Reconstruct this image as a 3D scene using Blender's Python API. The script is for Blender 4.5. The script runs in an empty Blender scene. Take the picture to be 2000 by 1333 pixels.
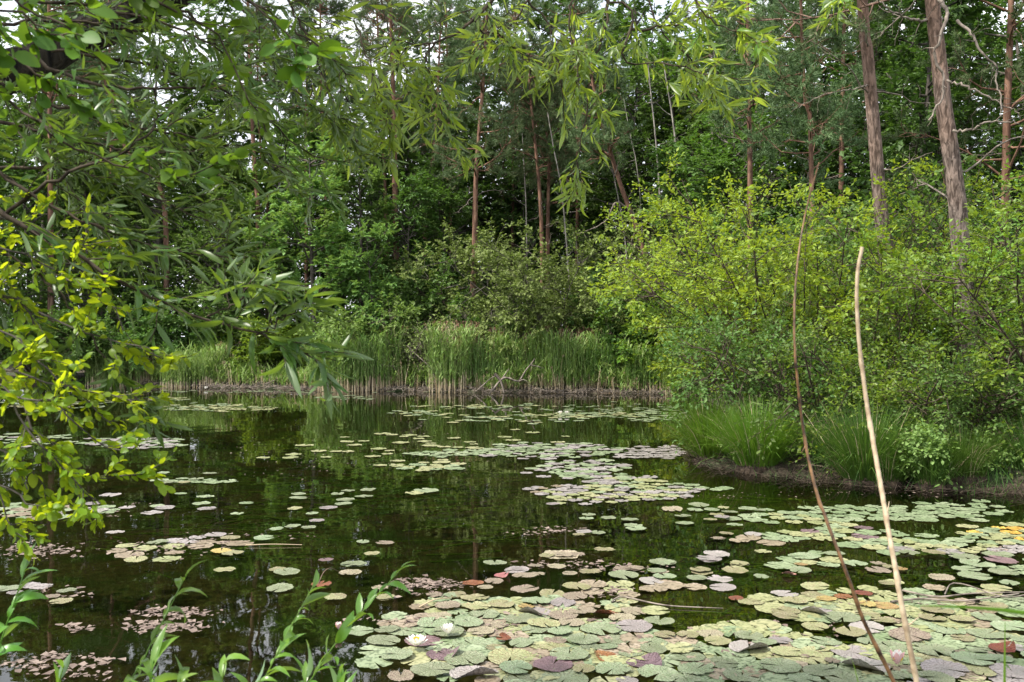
import bpy, math, random
import numpy as np
from mathutils import Vector
PI = math.pi
S = bpy.context.scene
COL = S.collection

# ---------------------------------------------------------------- camera, sky, sun, exposure
CAMZ = 1.85; F = 1800.0; HY = 666.5          # pinhole numbers of the 2000 px wide photograph
cam = bpy.data.cameras.new('camera'); cam_o = bpy.data.objects.new('camera', cam); COL.objects.link(cam_o)
cam.sensor_width = 36; cam.lens = 36 * F / 2000; cam.clip_start = 0.05; cam.clip_end = 1500
cam_o.location = (0, 0, CAMZ); cam_o.rotation_euler = (PI / 2, 0, 0); S.camera = cam_o
SUN_EL, SUN_AZ = math.radians(54), math.radians(-116)
w = bpy.data.worlds.new('World'); S.world = w; w.use_nodes = True
nt = w.node_tree; nt.nodes.clear()
sky = nt.nodes.new('ShaderNodeTexSky'); sky.sky_type = 'NISHITA'; sky.sun_disc = False
sky.sun_elevation = SUN_EL; sky.sun_rotation = SUN_AZ; sky.air_density = 1.2; sky.dust_density = 3
tc = nt.nodes.new('ShaderNodeTexCoord'); mp = nt.nodes.new('ShaderNodeMapping'); mp.inputs['Scale'].default_value = (1, 1, 3)
nz = nt.nodes.new('ShaderNodeTexNoise'); nz.inputs['Scale'].default_value = 3.0; nz.inputs['Detail'].default_value = 6
rp = nt.nodes.new('ShaderNodeValToRGB'); rp.color_ramp.elements[0].position = .38; rp.color_ramp.elements[1].position = .58
rp.color_ramp.elements[0].color = (.45, .45, .45, 1); rp.color_ramp.elements[1].color = (1, 1, 1, 1)
mx = nt.nodes.new('ShaderNodeMixRGB'); mx.inputs[2].default_value = (8.2, 8.4, 8.8, 1)
bg = nt.nodes.new('ShaderNodeBackground'); bg.inputs['Strength'].default_value = 0.125
wo = nt.nodes.new('ShaderNodeOutputWorld'); L = nt.links.new
L(tc.outputs['Generated'], mp.inputs[0]); L(mp.outputs[0], nz.inputs['Vector']); L(nz.outputs['Fac'], rp.inputs[0])
L(rp.outputs[0], mx.inputs[0]); L(sky.outputs[0], mx.inputs[1]); L(mx.outputs[0], bg.inputs['Color']); L(bg.outputs[0], wo.inputs[0])
sun = bpy.data.lights.new('sun', 'SUN'); sun.energy = 4.2; sun.angle = math.radians(3); sun.color = (1, .94, .84)
so = bpy.data.objects.new('sun', sun); COL.objects.link(so); so.location = (0, 0, 40)
sv = Vector((math.sin(SUN_AZ) * math.cos(SUN_EL), math.cos(SUN_AZ) * math.cos(SUN_EL), math.sin(SUN_EL)))
so.rotation_euler = sv.to_track_quat('Z', 'Y').to_euler()
S.view_settings.view_transform = 'Standard'; S.view_settings.look = 'None'; S.view_settings.exposure = 1.0; S.view_settings.gamma = 1
cy = S.cycles; cy.max_bounces = 7; cy.diffuse_bounces = 4; cy.glossy_bounces = 3; cy.transmission_bounces = 4; cy.transparent_max_bounces = 6
cy.use_denoising = True; cy.caustics_reflective = False; cy.caustics_refractive = False
cy.sample_clamp_indirect = 6

# ---------------------------------------------------------------- helpers
def W(px, py, Y): return np.array([(px - 1000) / F * Y, Y, CAMZ - (py - HY) / F * Y])
def ON(px, py):                               # the water point a pixel looks at
    Y = CAMZ * F / (py - HY); return (px - 1000) / F * Y, Y
def nrm(a): return a / np.maximum(np.linalg.norm(a, axis=-1, keepdims=True), 1e-9)
UP = np.array([0, 0, 1.0])

class Geo:
    def __init__(s): s.V = []; s.F = []; s.n = 0; s.v = []
    def add(s, V, F, v=None):
        V = np.asarray(V, float).reshape(-1, 3); F = np.asarray(F, int)
        if len(F) == 0: return s
        if F.shape[1] == 3: F = np.concatenate([F, -np.ones((len(F), 1), int) - s.n], 1)
        s.V.append(V); s.F.append(F + s.n); s.n += len(V)
        s.v.append(np.full(len(F), .5) if v is None else np.asarray(v, float)); return s
    def build(s, name, mat, parent=None, smooth=True):
        me = bpy.data.meshes.new(name)
        if s.V:
            V = np.concatenate(s.V); Fq = np.concatenate(s.F)
            m = Fq >= 0; cnt = m.sum(1); loops = Fq[m]
            me.vertices.add(len(V)); me.vertices.foreach_set('co', V.astype(np.float32).ravel())
            me.loops.add(len(loops)); me.loops.foreach_set('vertex_index', loops.astype(np.int32))
            me.polygons.add(len(cnt)); st = np.concatenate([[0], np.cumsum(cnt)[:-1]])
            me.polygons.foreach_set('loop_start', st.astype(np.int32)); me.polygons.foreach_set('loop_total', cnt.astype(np.int32))
            me.polygons.foreach_set('use_smooth', np.full(len(cnt), smooth))
            at = me.attributes.new('v', 'FLOAT', 'FACE'); at.data.foreach_set('value', np.concatenate(s.v).astype(np.float32))
            me.update(calc_edges=True)
        me.materials.append(mat)
        o = bpy.data.objects.new(name, me); COL.objects.link(o)
        if parent is not None: o.parent = parent
        return o

def tubes(P, R, S_=6, v=None):
    P = np.asarray(P, float); N, K, _ = P.shape
    R = np.broadcast_to(R, (N, K))
    T = nrm(np.gradient(P, axis=1))
    ref = np.where(np.abs(T[:, :1, 2:3]) > .9, np.array([1., 0, 0]), UP)
    A = nrm(np.cross(T, np.broadcast_to(ref, T.shape))); B = np.cross(T, A)
    a = np.arange(S_) * 2 * PI / S_
    ring = P[:, :, None] + R[:, :, None, None] * (A[:, :, None] * np.cos(a)[:, None] + B[:, :, None] * np.sin(a)[:, None])
    V = ring.reshape(-1, 3)
    i = np.arange(N)[:, None, None]; k = np.arange(K - 1)[None, :, None]; j = np.arange(S_)[None, None]
    b = i * K * S_ + k * S_; j2 = (j + 1) % S_
    Fq = np.stack([b + j, b + j2, b + S_ + j2, b + S_ + j], -1).reshape(-1, 4)
    vv = None if v is None else np.repeat(v, (K - 1) * S_)
    return V, Fq, vv

def scatter(tmpl, pos, Y, Nn, sc, v=None, wid=1.0):
    """copies of a leaf (x across, y along, z normal) at pos, along Y, normal Nn"""
    TV, TF = tmpl; pos = np.asarray(pos); Y = nrm(Y); X = nrm(np.cross(Y, Nn)); Z = np.cross(X, Y)
    sc = np.broadcast_to(sc, len(pos))[:, None, None]; wd = np.broadcast_to(wid, len(pos))[:, None, None]
    V = pos[:, None] + sc * (wd * TV[None, :, 0:1] * X[:, None] + TV[None, :, 1:2] * Y[:, None] + TV[None, :, 2:3] * Z[:, None])
    Fq = (TF[None] + (np.arange(len(pos)) * len(TV))[:, None, None])
    v = np.random.default_rng(len(pos)).random(len(pos)) if v is None else v
    return V.reshape(-1, 3), Fq.reshape(-1, TF.shape[1]), np.repeat(v, len(TF))

def leaf_tmpl(stations, widths, curl=0., fold=.15, twist=0.):
    """stations along 0..1, half widths; three vertices a station"""
    V = []; y = 0; z = 0; n = len(stations)
    for i, (s, hw) in enumerate(zip(stations, widths)):
        if i:
            a = curl * (s + stations[i - 1]) / 2; ds = s - stations[i - 1]; y += ds * math.cos(a); z -= ds * math.sin(a)
        t = twist * s
        for q in (-1, 0, 1): V.append((q * hw * math.cos(t), y, z + (abs(q) * hw * fold) + q * hw * math.sin(t)))
    Fq = []
    for i in range(n - 1):
        for q in range(2): Fq.append((i * 3 + q, i * 3 + q + 1, i * 3 + q + 4, i * 3 + q + 3))
    return np.array(V), np.array(Fq)
WST = [0, .12, .3, .5, .72, .9, 1]; WWD = [.006, .055, .095, .1, .075, .03, .002]
WIL = [leaf_tmpl(WST, [a * .82 for a in WWD], c, .35, t) for c, t in ((.5, .2), (.9, -.5), (1.3, .5), (.1, .9), (-.4, -.3))]
SPR = [leaf_tmpl(WST, [a * 1.3 for a in WWD], c, .45, t) for c, t in ((.9, .3), (1.5, -.4), (.5, .6), (2.0, .2))]
OVW = [.01, .16, .27, .30, .24, .11, .01]
OVA = [leaf_tmpl([0, .1, .3, .5, .75, .93, 1], OVW, c, .22, t) for c, t in ((.3, 0), (.8, .4), (-.3, -.3))]
SML = [leaf_tmpl([0, .45, 1], [.02, .28, .02], c, .2) for c in (.6, -.3)]
DIA = (np.array([(0, 0, 0), (.32, .5, .08), (0, 1, -.12), (-.32, .5, .08)]), np.array([(0, 1, 2, 3)]))
NEE = (np.array([(-.04, 0, 0), (.04, 0, 0), (0, 1, 0)]), np.array([(0, 1, 2)]))

def grow(P, n, L0, L1, ang, K=5, up=0., wob=.15, t0=.15, t1=1., rng=None, flat=1., taper=.5, aj=.25):
    """n children on each parent polyline of P (N,K0,3)"""
    P = np.asarray(P, float); N, K0, _ = P.shape
    idx = np.repeat(np.arange(N), n); M = len(idx); t = (t0 + (t1 - t0) * rng.random(M))
    f = t * (K0 - 1); a = np.minimum(f.astype(int), K0 - 2); u = (f - a)[:, None]
    st = P[idx, a] * (1 - u) + P[idx, a + 1] * u; T = nrm(P[idx, a + 1] - P[idx, a])
    r = rng.normal(size=(M, 3)); r[:, 2] *= flat; sd = nrm(r - (r * T).sum(1, keepdims=True) * T)
    an = (ang + rng.normal(0, aj, M))[:, None]
    d = nrm(T * np.cos(an) + sd * np.sin(an)); Ln = (L0 + (L1 - L0) * rng.random(M)) * (1 - taper * t)
    out = np.zeros((M, K, 3)); out[:, 0] = st; c = st
    for k in range(1, K):
        d = nrm(d + rng.normal(0, wob, (M, 3)) + np.array([0, 0, up])); c = c + d * (Ln / (K - 1))[:, None]; out[:, k] = c
    return out

def leaves(geo, P, per, size, tm, ang=.8, nup=1., jit=.5, droop=0., t0=.1, rng=None, sj=.3, flat=1.):
    P = np.asarray(P, float); N, K0, _ = P.shape
    idx = np.repeat(np.arange(N), per); M = len(idx)
    t = t0 + (1 - t0) * ((np.tile(np.arange(per), N) + rng.random(M) * .8) / per)
    f = t * (K0 - 1); a = np.minimum(f.astype(int), K0 - 2); u = (f - a)[:, None]
    st = P[idx, a] * (1 - u) + P[idx, a + 1] * u; T = nrm(P[idx, a + 1] - P[idx, a])
    sd = nrm(np.cross(T, UP) + 1e-6) * np.where(np.tile(np.arange(per), N) % 2, 1, -1)[:, None]
    sd = nrm(sd + rng.normal(0, .45, (M, 3)) * np.array([1, 1, flat]))
    an = (ang * (1 - .5 * t ** 3) + rng.normal(0, .2, M))[:, None]
    d = nrm(T * np.cos(an) + sd * np.sin(an) + np.array([0, 0, -droop]))
    nn = nrm(UP * nup + rng.normal(0, jit, (M, 3)))
    sc = size * (1 + sj * rng.normal(size=M)).clip(.45, 1.6)
    vv = rng.random(M)
    if isinstance(tm, tuple): tm = [tm]
    pick = rng.integers(0, len(tm), M)
    for q, tt in enumerate(tm):
        m = pick == q
        if m.any(): geo.add(*scatter(tt, st[m], d[m], nn[m], sc[m], vv[m]))

def resample(pts, n):
    pts = np.asarray(pts, float); s = np.concatenate([[0], np.cumsum(np.linalg.norm(np.diff(pts, axis=0), axis=1))])
    # catmull-rom through the points
    p = np.vstack([2 * pts[0] - pts[1], pts, 2 * pts[-1] - pts[-2]]); out = []
    for q in np.linspace(0, s[-1], n):
        i = min(np.searchsorted(s, q, side='right') - 1, len(pts) - 2); u = (q - s[i]) / max(s[i + 1] - s[i], 1e-9)
        a, b, c, d = p[i], p[i + 1], p[i + 2], p[i + 3]
        out.append(.5 * (2 * b + (c - a) * u + (2 * a - 5 * b + 4 * c - d) * u * u + (3 * b - a - 3 * c + d) * u ** 3))
    return np.array(out)

def tag(o, label=None, cat=None, group=None, kind=None):
    if label: o['label'] = label
    if cat: o['category'] = cat
    if group: o['group'] = group
    if kind: o['kind'] = kind
    return o
def empty(name, loc, label, cat, group=None, rz=0):
    o = bpy.data.objects.new(name, None); COL.objects.link(o); o.location = loc; o.rotation_euler = (0, 0, rz); o.empty_display_size = .3
    return tag(o, label, cat, group)
def copy_tree(o, parent=None):
    kids = list(o.children); c = o.copy(); COL.objects.link(c); c.parent = parent
    for k in kids: copy_tree(k, c)
    return c
ORD = ['first', 'second', 'third', 'fourth', 'fifth', 'sixth', 'seventh', 'eighth', 'ninth', 'tenth', 'eleventh', 'twelfth', 'thirteenth', 'fourteenth', 'fifteenth', 'sixteenth', 'seventeenth', 'eighteenth', 'nineteenth', 'twentieth', 'twenty-first', 'twenty-second', 'twenty-third', 'twenty-fourth', 'twenty-fifth', 'twenty-sixth', 'twenty-seventh', 'twenty-eighth', 'twenty-ninth', 'thirtieth']
NUM = ['zero', 'one', 'two', 'three', 'four', 'five', 'six', 'seven', 'eight', 'nine', 'ten', 'eleven', 'twelve', 'thirteen', 'fourteen', 'fifteen', 'sixteen', 'seventeen', 'eighteen', 'nineteen', 'twenty', 'twenty-one', 'twenty-two', 'twenty-three', 'twenty-four', 'twenty-five', 'twenty-six', 'twenty-seven', 'twenty-eight', 'twenty-nine', 'thirty']

# ---------------------------------------------------------------- materials
def newmat(name):
    m = bpy.data.materials.new(name); m.use_nodes = True; n = m.node_tree; n.nodes.clear()
    return m, n, n.nodes.new('ShaderNodeOutputMaterial')
def mixc(n, a, b, fac, bt='MIX'):
    x = n.nodes.new('ShaderNodeMixRGB'); x.blend_type = bt
    for s, val in ((0, fac), (1, a), (2, b)):
        if hasattr(val, 'links'): n.links.new(val, x.inputs[s])
        elif s == 0: x.inputs[0].default_value = val
        else: x.inputs[s].default_value = (*val, 1)
    return x.outputs[0]
def ramp(n, src, p0, p1, c0=(0, 0, 0), c1=(1, 1, 1)):
    r = n.nodes.new('ShaderNodeValToRGB'); n.links.new(src, r.inputs[0]); e = r.color_ramp.elements
    e[0].position = p0; e[1].position = p1; e[0].color = (*c0, 1); e[1].color = (*c1, 1); return r.outputs[0]
def noise(n, scale, detail=3, coord='Object', stretch=None, dist=0):
    t = n.nodes.new('ShaderNodeTexCoord'); z = n.nodes.new('ShaderNodeTexNoise'); z.inputs['Scale'].default_value = scale
    z.inputs['Detail'].default_value = detail; z.inputs['Distortion'].default_value = dist; o = t.outputs[coord]
    if stretch:
        q = n.nodes.new('ShaderNodeMapping'); q.inputs['Scale'].default_value = stretch; n.links.new(o, q.inputs[0]); o = q.outputs[0]
    n.links.new(o, z.inputs['Vector']); return z.outputs['Fac']
def math_(n, op, a, b=None):
    x = n.nodes.new('ShaderNodeMath'); x.operation = op
    for i, val in enumerate((a, b)):
        if val is None: continue
        if hasattr(val, 'links'): n.links.new(val, x.inputs[i])
        else: x.inputs[i].default_value = val
    return x.outputs[0]
def bump(n, h, dist, strength=1):
    b = n.nodes.new('ShaderNodeBump'); b.inputs['Distance'].default_value = dist; b.inputs['Strength'].default_value = strength
    n.links.new(h, b.inputs['Height']); return b.outputs[0]

def leafmat(name, c1, c2, tr=(.2, .35, .03), tf=.35, rough=.5, spec=.4, back=None, hue=.04):
    m, n, out = newmat(name)
    at = n.nodes.new('ShaderNodeAttribute'); at.attribute_name = 'v'
    oi = n.nodes.new('ShaderNodeObjectInfo')
    c = mixc(n, c1, c2, at.outputs['Fac'])
    hs = n.nodes.new('ShaderNodeHueSaturation'); n.links.new(c, hs.inputs['Color'])
    n.links.new(math_(n, 'ADD', math_(n, 'MULTIPLY', oi.outputs['Random'], hue), .5 - hue / 2), hs.inputs['Hue'])
    n.links.new(math_(n, 'ADD', math_(n, 'MULTIPLY', oi.outputs['Random'], .35), .82), hs.inputs['Value'])
    c = hs.outputs[0]
    if back:
        g = n.nodes.new('ShaderNodeNewGeometry'); c = mixc(n, c, back, g.outputs['Backfacing'])
    p = n.nodes.new('ShaderNodeBsdfPrincipled'); n.links.new(c, p.inputs['Base Color'])
    p.inputs['Roughness'].default_value = rough; p.inputs['Specular IOR Level'].default_value = spec
    t = n.nodes.new('ShaderNodeBsdfTranslucent'); n.links.new(mixc(n, tr, tuple(a * .6 for a in tr), at.outputs['Fac']), t.inputs[0])
    x = n.nodes.new('ShaderNodeMixShader'); x.inputs[0].default_value = tf
    n.links.new(p.outputs[0], x.inputs[1]); n.links.new(t.outputs[0], x.inputs[2]); n.links.new(x.outputs[0], out.inputs[0]); return m

def barkmat(name, c1, c2, scale=8, upper=None, z0=4, z1=9, bd=.03, stretch=(1, 1, .25)):
    m, n, out = newmat(name)
    a = noise(n, scale, 6, stretch=stretch, dist=.6); c = mixc(n, c1, c2, ramp(n, a, .38, .62))
    if upper:
        t = n.nodes.new('ShaderNodeTexCoord'); s = n.nodes.new('ShaderNodeSeparateXYZ'); n.links.new(t.outputs['Object'], s.inputs[0])
        mr = n.nodes.new('ShaderNodeMapRange'); mr.inputs[1].default_value = z0; mr.inputs[2].default_value = z1
        n.links.new(math_(n, 'ADD', s.outputs['Z'], math_(n, 'MULTIPLY', noise(n, 1.5, 3), 4)), mr.inputs[0])
        c = mixc(n, c, mixc(n, upper[0], upper[1], ramp(n, a, .4, .6)), mr.outputs[0])
    p = n.nodes.new('ShaderNodeBsdfPrincipled'); n.links.new(c, p.inputs['Base Color']); p.inputs['Roughness'].default_value = .85
    p.inputs['Specular IOR Level'].default_value = .2
    n.links.new(bump(n, a, bd), p.inputs['Normal']); n.links.new(p.outputs[0], out.inputs[0]); return m
def plain(name, c1, c2=None, rough=.7, scale=20, spec=.3, tf=0, at=False):
    m, n, out = newmat(name); c2 = c2 or c1
    if at:
        q = n.nodes.new('ShaderNodeAttribute'); q.attribute_name = 'v'; c = mixc(n, c1, c2, q.outputs['Fac'])
        if scale != 20: c = mixc(n, c, tuple(a * .5 for a in c1), ramp(n, noise(n, scale, 5), .5, .62))
    else: c = mixc(n, c1, c2, ramp(n, noise(n, scale, 4), .35, .65))
    p = n.nodes.new('ShaderNodeBsdfPrincipled'); n.links.new(c, p.inputs['Base Color']); p.inputs['Roughness'].default_value = rough
    p.inputs['Specular IOR Level'].default_value = spec; sh = p.outputs[0]
    if tf:
        t = n.nodes.new('ShaderNodeBsdfTranslucent'); n.links.new(c, t.inputs[0]); x = n.nodes.new('ShaderNodeMixShader'); x.inputs[0].default_value = tf
        n.links.new(sh, x.inputs[1]); n.links.new(t.outputs[0], x.inputs[2]); sh = x.outputs[0]
    n.links.new(sh, out.inputs[0]); return m

M = {}
M['willow'] = leafmat('shaded_willow_leaf', (.032, .08, .014), (.075, .14, .025), (.26, .40, .03), .38, .38, .5, back=(.13, .20, .09))  # willow leaves at the left, darkened so the colour carries part of their shade
M['backlit_willow'] = leafmat('backlit_willow_leaf', (.07, .15, .02), (.15, .24, .035), (.48, .62, .05), .5, .38, .5, back=(.16, .24, .10))  # same willow at the top centre, backlight put into a brighter, yellower colour
M['alder'] = leafmat('alder_leaf', (.05, .115, .010), (.09, .165, .016), (.22, .38, .02), .36, .55, .3)
M['buck'] = leafmat('buckthorn_leaf', (.08, .18, .015), (.21, .32, .02), (.62, .74, .02), .55, .45, .35)
M['sprout'] = leafmat('sprout_leaf', (.07, .17, .02), (.14, .27, .04), (.32, .52, .03), .34, .34, .6, back=(.16, .25, .14))
M['maple'] = leafmat('maple_leaf', (.13, .24, .06), (.22, .34, .10), (.28, .44, .07), .38, .55, .3)
M['beech'] = leafmat('beech_leaf', (.075, .145, .035), (.13, .205, .055), (.14, .28, .03), .36, .55, .25)
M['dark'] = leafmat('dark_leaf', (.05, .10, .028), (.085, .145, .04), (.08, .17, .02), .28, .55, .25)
M['lime'] = leafmat('lime_leaf', (.14, .22, .02), (.26, .34, .035), (.42, .54, .03), .42, .5, .35)
M['hazel'] = leafmat('hazel_leaf', (.08, .17, .018), (.17, .26, .032), (.30, .44, .03), .38, .45, .4)
M['sallow'] = leafmat('sallow_leaf', (.12, .18, .045), (.20, .27, .08), (.22, .32, .05), .3, .6, .25)
M['needle'] = leafmat('pine_needle', (.07, .12, .045), (.14, .20, .08), (.10, .17, .05), .25, .55, .3)
M['reed'] = leafmat('reed_leaf', (.13, .27, .05), (.34, .44, .16), (.34, .52, .08), .3, .5, .3)
M['sedge'] = leafmat('sedge_blade', (.07, .17, .015), (.15, .27, .03), (.22, .40, .03), .35, .45, .4)
M['sedge_dark'] = leafmat('dark_sedge_blade', (.04, .11, .018), (.10, .20, .035), (.15, .28, .03), .32, .45, .4)
M['dry'] = plain('dry_reed', (.36, .27, .15), (.62, .52, .36), .8, at=True, tf=.15)
M['twig'] = barkmat('twig_bark', (.03, .022, .016), (.09, .07, .05), 30, bd=.004)
M['bark'] = barkmat('grey_bark', (.04, .035, .03), (.12, .105, .09), 7)
M['pale'] = barkmat('pale_bark', (.12, .11, .10), (.34, .31, .28), 9)
M['pine'] = barkmat('pine_bark', (.07, .045, .035), (.19, .13, .10), 6, ((.10, .055, .038), (.22, .125, .085)), 3, 8)
M['npine'] = barkmat('near_pine_bark', (.035, .028, .025), (.20, .165, .145), 20, ((.11, .07, .05), (.24, .15, .11)), 5, 10, .05)
M['limb'] = barkmat('willow_bark', (.008, .007, .006), (.05, .042, .032), 30, bd=.05)
M['dead'] = barkmat('dead_wood', (.09, .075, .062), (.26, .22, .185), 10, bd=.01)
M['plume'] = plain('reed_plume', (.14, .07, .05), (.30, .18, .12), .9, at=True)

# ---------------------------------------------------------------- ground and water
POND = np.array([(-30, 4.5), (-12, 3.2), (-4, 2.7), (3, 2.7), (9, 3.6), (12.5, 6.5), (12, 9), (8.5, 10.1), (6.9, 10.6), (5.6, 11.1), (4.4, 11.7), (3.55, 12.3),
                 (2.95, 13.1), (2.7, 14.0), (3.0, 15.5), (3.9, 18), (5.1, 22), (6.2, 27), (6.9, 31.6), (5, 32.2), (2, 32.8), (-1, 33.0), (-4, 34.0), (-7, 34.6), (-11, 36.2),
                 (-16, 38.5), (-22, 38), (-30, 30), (-33, 15)], float)
def sdist(x, y):
    x = np.asarray(x, float); y = np.asarray(y, float); d = np.full(x.shape, 1e9); ins = np.zeros(x.shape, bool)
    for a, b in zip(POND, np.roll(POND, -1, 0)):
        e = b - a; t = np.clip(((x - a[0]) * e[0] + (y - a[1]) * e[1]) / (e @ e), 0, 1)
        d = np.minimum(d, np.hypot(x - a[0] - t * e[0], y - a[1] - t * e[1]))
        c = ((a[1] > y) != (b[1] > y)) & (x < (b[0] - a[0]) * (y - a[1]) / (b[1] - a[1] + 1e-12) + a[0]); ins ^= c
    return np.where(ins, -d, d)
def gz(x, y):
    x = np.asarray(x, float); y = np.asarray(y, float)
    d = sdist(x, y) - np.where((x > 2) & (y > 9) & (y < 16), .3, 0.) + .16 * np.sin(x * 2.3 + np.sin(y * 1.7) * 1.5) * np.sin(y * 2.1 + .6) + .12 * np.sin(x * 6.1 + y * 4.3)
    o = np.maximum(d, 0)
    z = np.where(d > 0, .26 * (1 - np.exp(-o / .5)) + .016 * np.minimum(o, 60), np.maximum(d * .55, -1.1))
    return z + np.where(d > .3, .05 * np.sin(x * 1.3) * np.cos(y * 1.1) + .02 * np.sin(x * 3.7 + y), 0)
def axis(lo, hi, c, n, k=3.2):
    t = np.linspace(-1, 1, n); s = np.sinh(t * k) / math.sinh(k); return np.where(s < 0, c + (c - lo) * s, c + (hi - c) * s)
gx = axis(-400, 400, 1, 330, 4.2); gy = axis(-150, 700, 16, 330, 4.6); X, Y = np.meshgrid(gx, gy); Z = gz(X, Y)
nx = len(gx); i, j = np.meshgrid(np.arange(nx - 1), np.arange(len(gy) - 1)); b = (j * nx + i).ravel()
m, n, out = newmat('forest_floor')
c = mixc(n, (.035, .026, .018), (.10, .075, .05), ramp(n, noise(n, 9, 6), .35, .65)); c = mixc(n, c, (.03, .055, .015), ramp(n, noise(n, .9, 4), .48, .62))
p = n.nodes.new('ShaderNodeBsdfPrincipled'); n.links.new(c, p.inputs['Base Color']); p.inputs['Roughness'].default_value = .95
n.links.new(bump(n, noise(n, 22, 5), .05), p.inputs['Normal']); n.links.new(p.outputs[0], out.inputs[0])
tag(Geo().add(np.stack([X, Y, Z], -1), np.stack([b, b + 1, b + nx + 1, b + nx], -1)).build('ground', m), kind='structure')
m, n, out = newmat('pond_water')
fr = n.nodes.new('ShaderNodeFresnel'); fr.inputs[0].default_value = 1.33
gl = n.nodes.new('ShaderNodeBsdfGlossy'); gl.inputs['Roughness'].default_value = .015; gl.inputs[0].default_value = (1, 1, 1, 1)
trn = n.nodes.new('ShaderNodeBsdfTransparent'); trn.inputs[0].default_value = (.35, .38, .21, 1)
h = math_(n, 'ADD', noise(n, .9, 2, stretch=(1, .8, 1)), math_(n, 'MULTIPLY', noise(n, 6, 2, stretch=(1, .8, 1)), .05))
bo = bump(n, h, .006); n.links.new(bo, gl.inputs['Normal']); n.links.new(bo, fr.inputs['Normal'])
x = n.nodes.new('ShaderNodeMixShader'); n.links.new(fr.outputs[0], x.inputs[0]); n.links.new(trn.outputs[0], x.inputs[1]); n.links.new(gl.outputs[0], x.inputs[2])
n.links.new(x.outputs[0], out.inputs[0])
tag(Geo().add([(-36, 2.0, 0), (14, 2.0, 0), (14, 41, 0), (-36, 41, 0)], [(0, 1, 2, 3)]).build('pond_water', m), kind='structure')

# ---------------------------------------------------------------- tree builders
def trunk_geo(P, r0, r1, S_=10, flare=.35):
    P = np.asarray(P); K = len(P); t = np.linspace(0, 1, K); r = r0 + (r1 - r0) * t ** .8 + r0 * flare * np.exp(-t * 18)
    return Geo().add(*tubes(P[None], r[None], S_)[:2])
def lines(base, top, n, amp, rng):
    t = np.linspace(0, 1, n)[:, None]; b = np.asarray(base, float); e = np.asarray(top, float); k1, k2 = rng.uniform(2, 5, 2)
    off = np.stack([np.sin(t[:, 0] * k1 + rng.random() * 6), np.sin(t[:, 0] * k2 + rng.random() * 6), np.zeros(n)], -1)
    return b + (e - b) * t + amp * (off - off[0])

def decid(seed, H, cb, R, mat, nl=40, leaf=.13, bark='bark', r0=.16, flat=.35, per=8, lean=0, parent=None, ns=8, ntw=4, up=.06, P=None, shape='dome'):
    rng = np.random.default_rng(seed)
    P = lines((0, 0, -.15), (lean * H, 0, H), 16, .02 * H, rng) if P is None else P
    limbs = grow(P[None], nl, R * .75, R * 1.15, 1.2, 7, up, .12, cb, .98, rng, .5, .62 if shape == 'dome' else .8)
    sub = grow(limbs, ns, R * .28, R * .5, .8, 4, .02, .15, .25, 1, rng, flat, .35)
    tw = grow(sub, ntw, .25, .6, .7, 3, -.04, .15, .2, 1, rng, flat, .2)
    g = trunk_geo(P, r0, r0 * .15)
    K = limbs.shape[1]; g.add(*tubes(limbs, r0 * .32 * np.linspace(1, .2, K)[None], 5)[:2]); g.add(*tubes(sub, r0 * .07 * np.linspace(1, .3, 4)[None], 3)[:2])
    g.build('trunk', M[bark], parent)
    c = Geo(); leaves(c, tw, per, leaf, DIA, .8, 2.2 if flat < .1 else 1.3, .45, .15 if flat > .1 else .05, 0, rng, flat=.3); c.build('crown', M[mat], parent, False)

def DD(p, seed, H, cb, R, mat, nl, leaf, **k): decid(seed, H, cb, R, mat, nl, leaf, parent=p, **k)
def pine(seed, P, r0, cb, R, parent, nl=26, dead=10, tuft=1., mat='pine', needle=.15):
    rng = np.random.default_rng(seed); P = np.asarray(P)
    limbs = grow(P[None], nl, R * .6, R * 1.2, 1.35, 6, .07, .22, cb, .99, rng, .5, .55)
    sub = grow(limbs, 7, R * .2, R * .42, .8, 4, .06, .22, .35, 1, rng, .5, .2)
    tw = grow(sub, int(5 * tuft), .18, .4, .7, 3, .08, .15, .2, 1, rng, .6, .2)
    g = trunk_geo(P, r0, r0 * .3); g.add(*tubes(limbs, r0 * (.17 if r0 > .18 else .25) * np.linspace(1, .2, 6)[None], 5)[:2]); g.add(*tubes(sub, r0 * .09 * np.linspace(1, .3, 4)[None], 3)[:2])
    g.build('trunk', M[mat], parent)
    if dead:
        d = grow(P[None], dead, R * .25, R * .8, 1.4, 7, -.02, .3, .2, cb + .1, rng, .5, .3); d2 = grow(d, 4, .2, .7, .8, 4, 0, .3, .3, 1, rng, .8)
        for i in range(len(d)):
            q = Geo().add(*tubes(d[i:i + 1], r0 * .12 * np.linspace(1, .3, 7)[None], 4)[:2]); q.add(*tubes(d2[i * 4:i * 4 + 4], r0 * .05 * np.linspace(1, .4, 4)[None], 3)[:2]); q.build('dead_branch', M['dead'], parent)
    c = Geo()
    # needles bristle round every twig
    per = 32; N = len(tw); idx = np.repeat(np.arange(N), per); t = rng.random(N * per); f = t * 2; a = np.minimum(f.astype(int), 1); u = (f - a)[:, None]
    st = tw[idx, a] * (1 - u) + tw[idx, a + 1] * u; T = nrm(tw[idx, 2] - tw[idx, 0]); d = nrm(T * .7 + nrm(rng.normal(size=T.shape)))
    c.add(*scatter(NEE, st, d, nrm(rng.normal(size=T.shape)), needle * rng.uniform(.7, 1.2, len(st)), rng.random(N)[idx], 1.6)); c.build('crown', M['needle'], parent, False)

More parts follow.
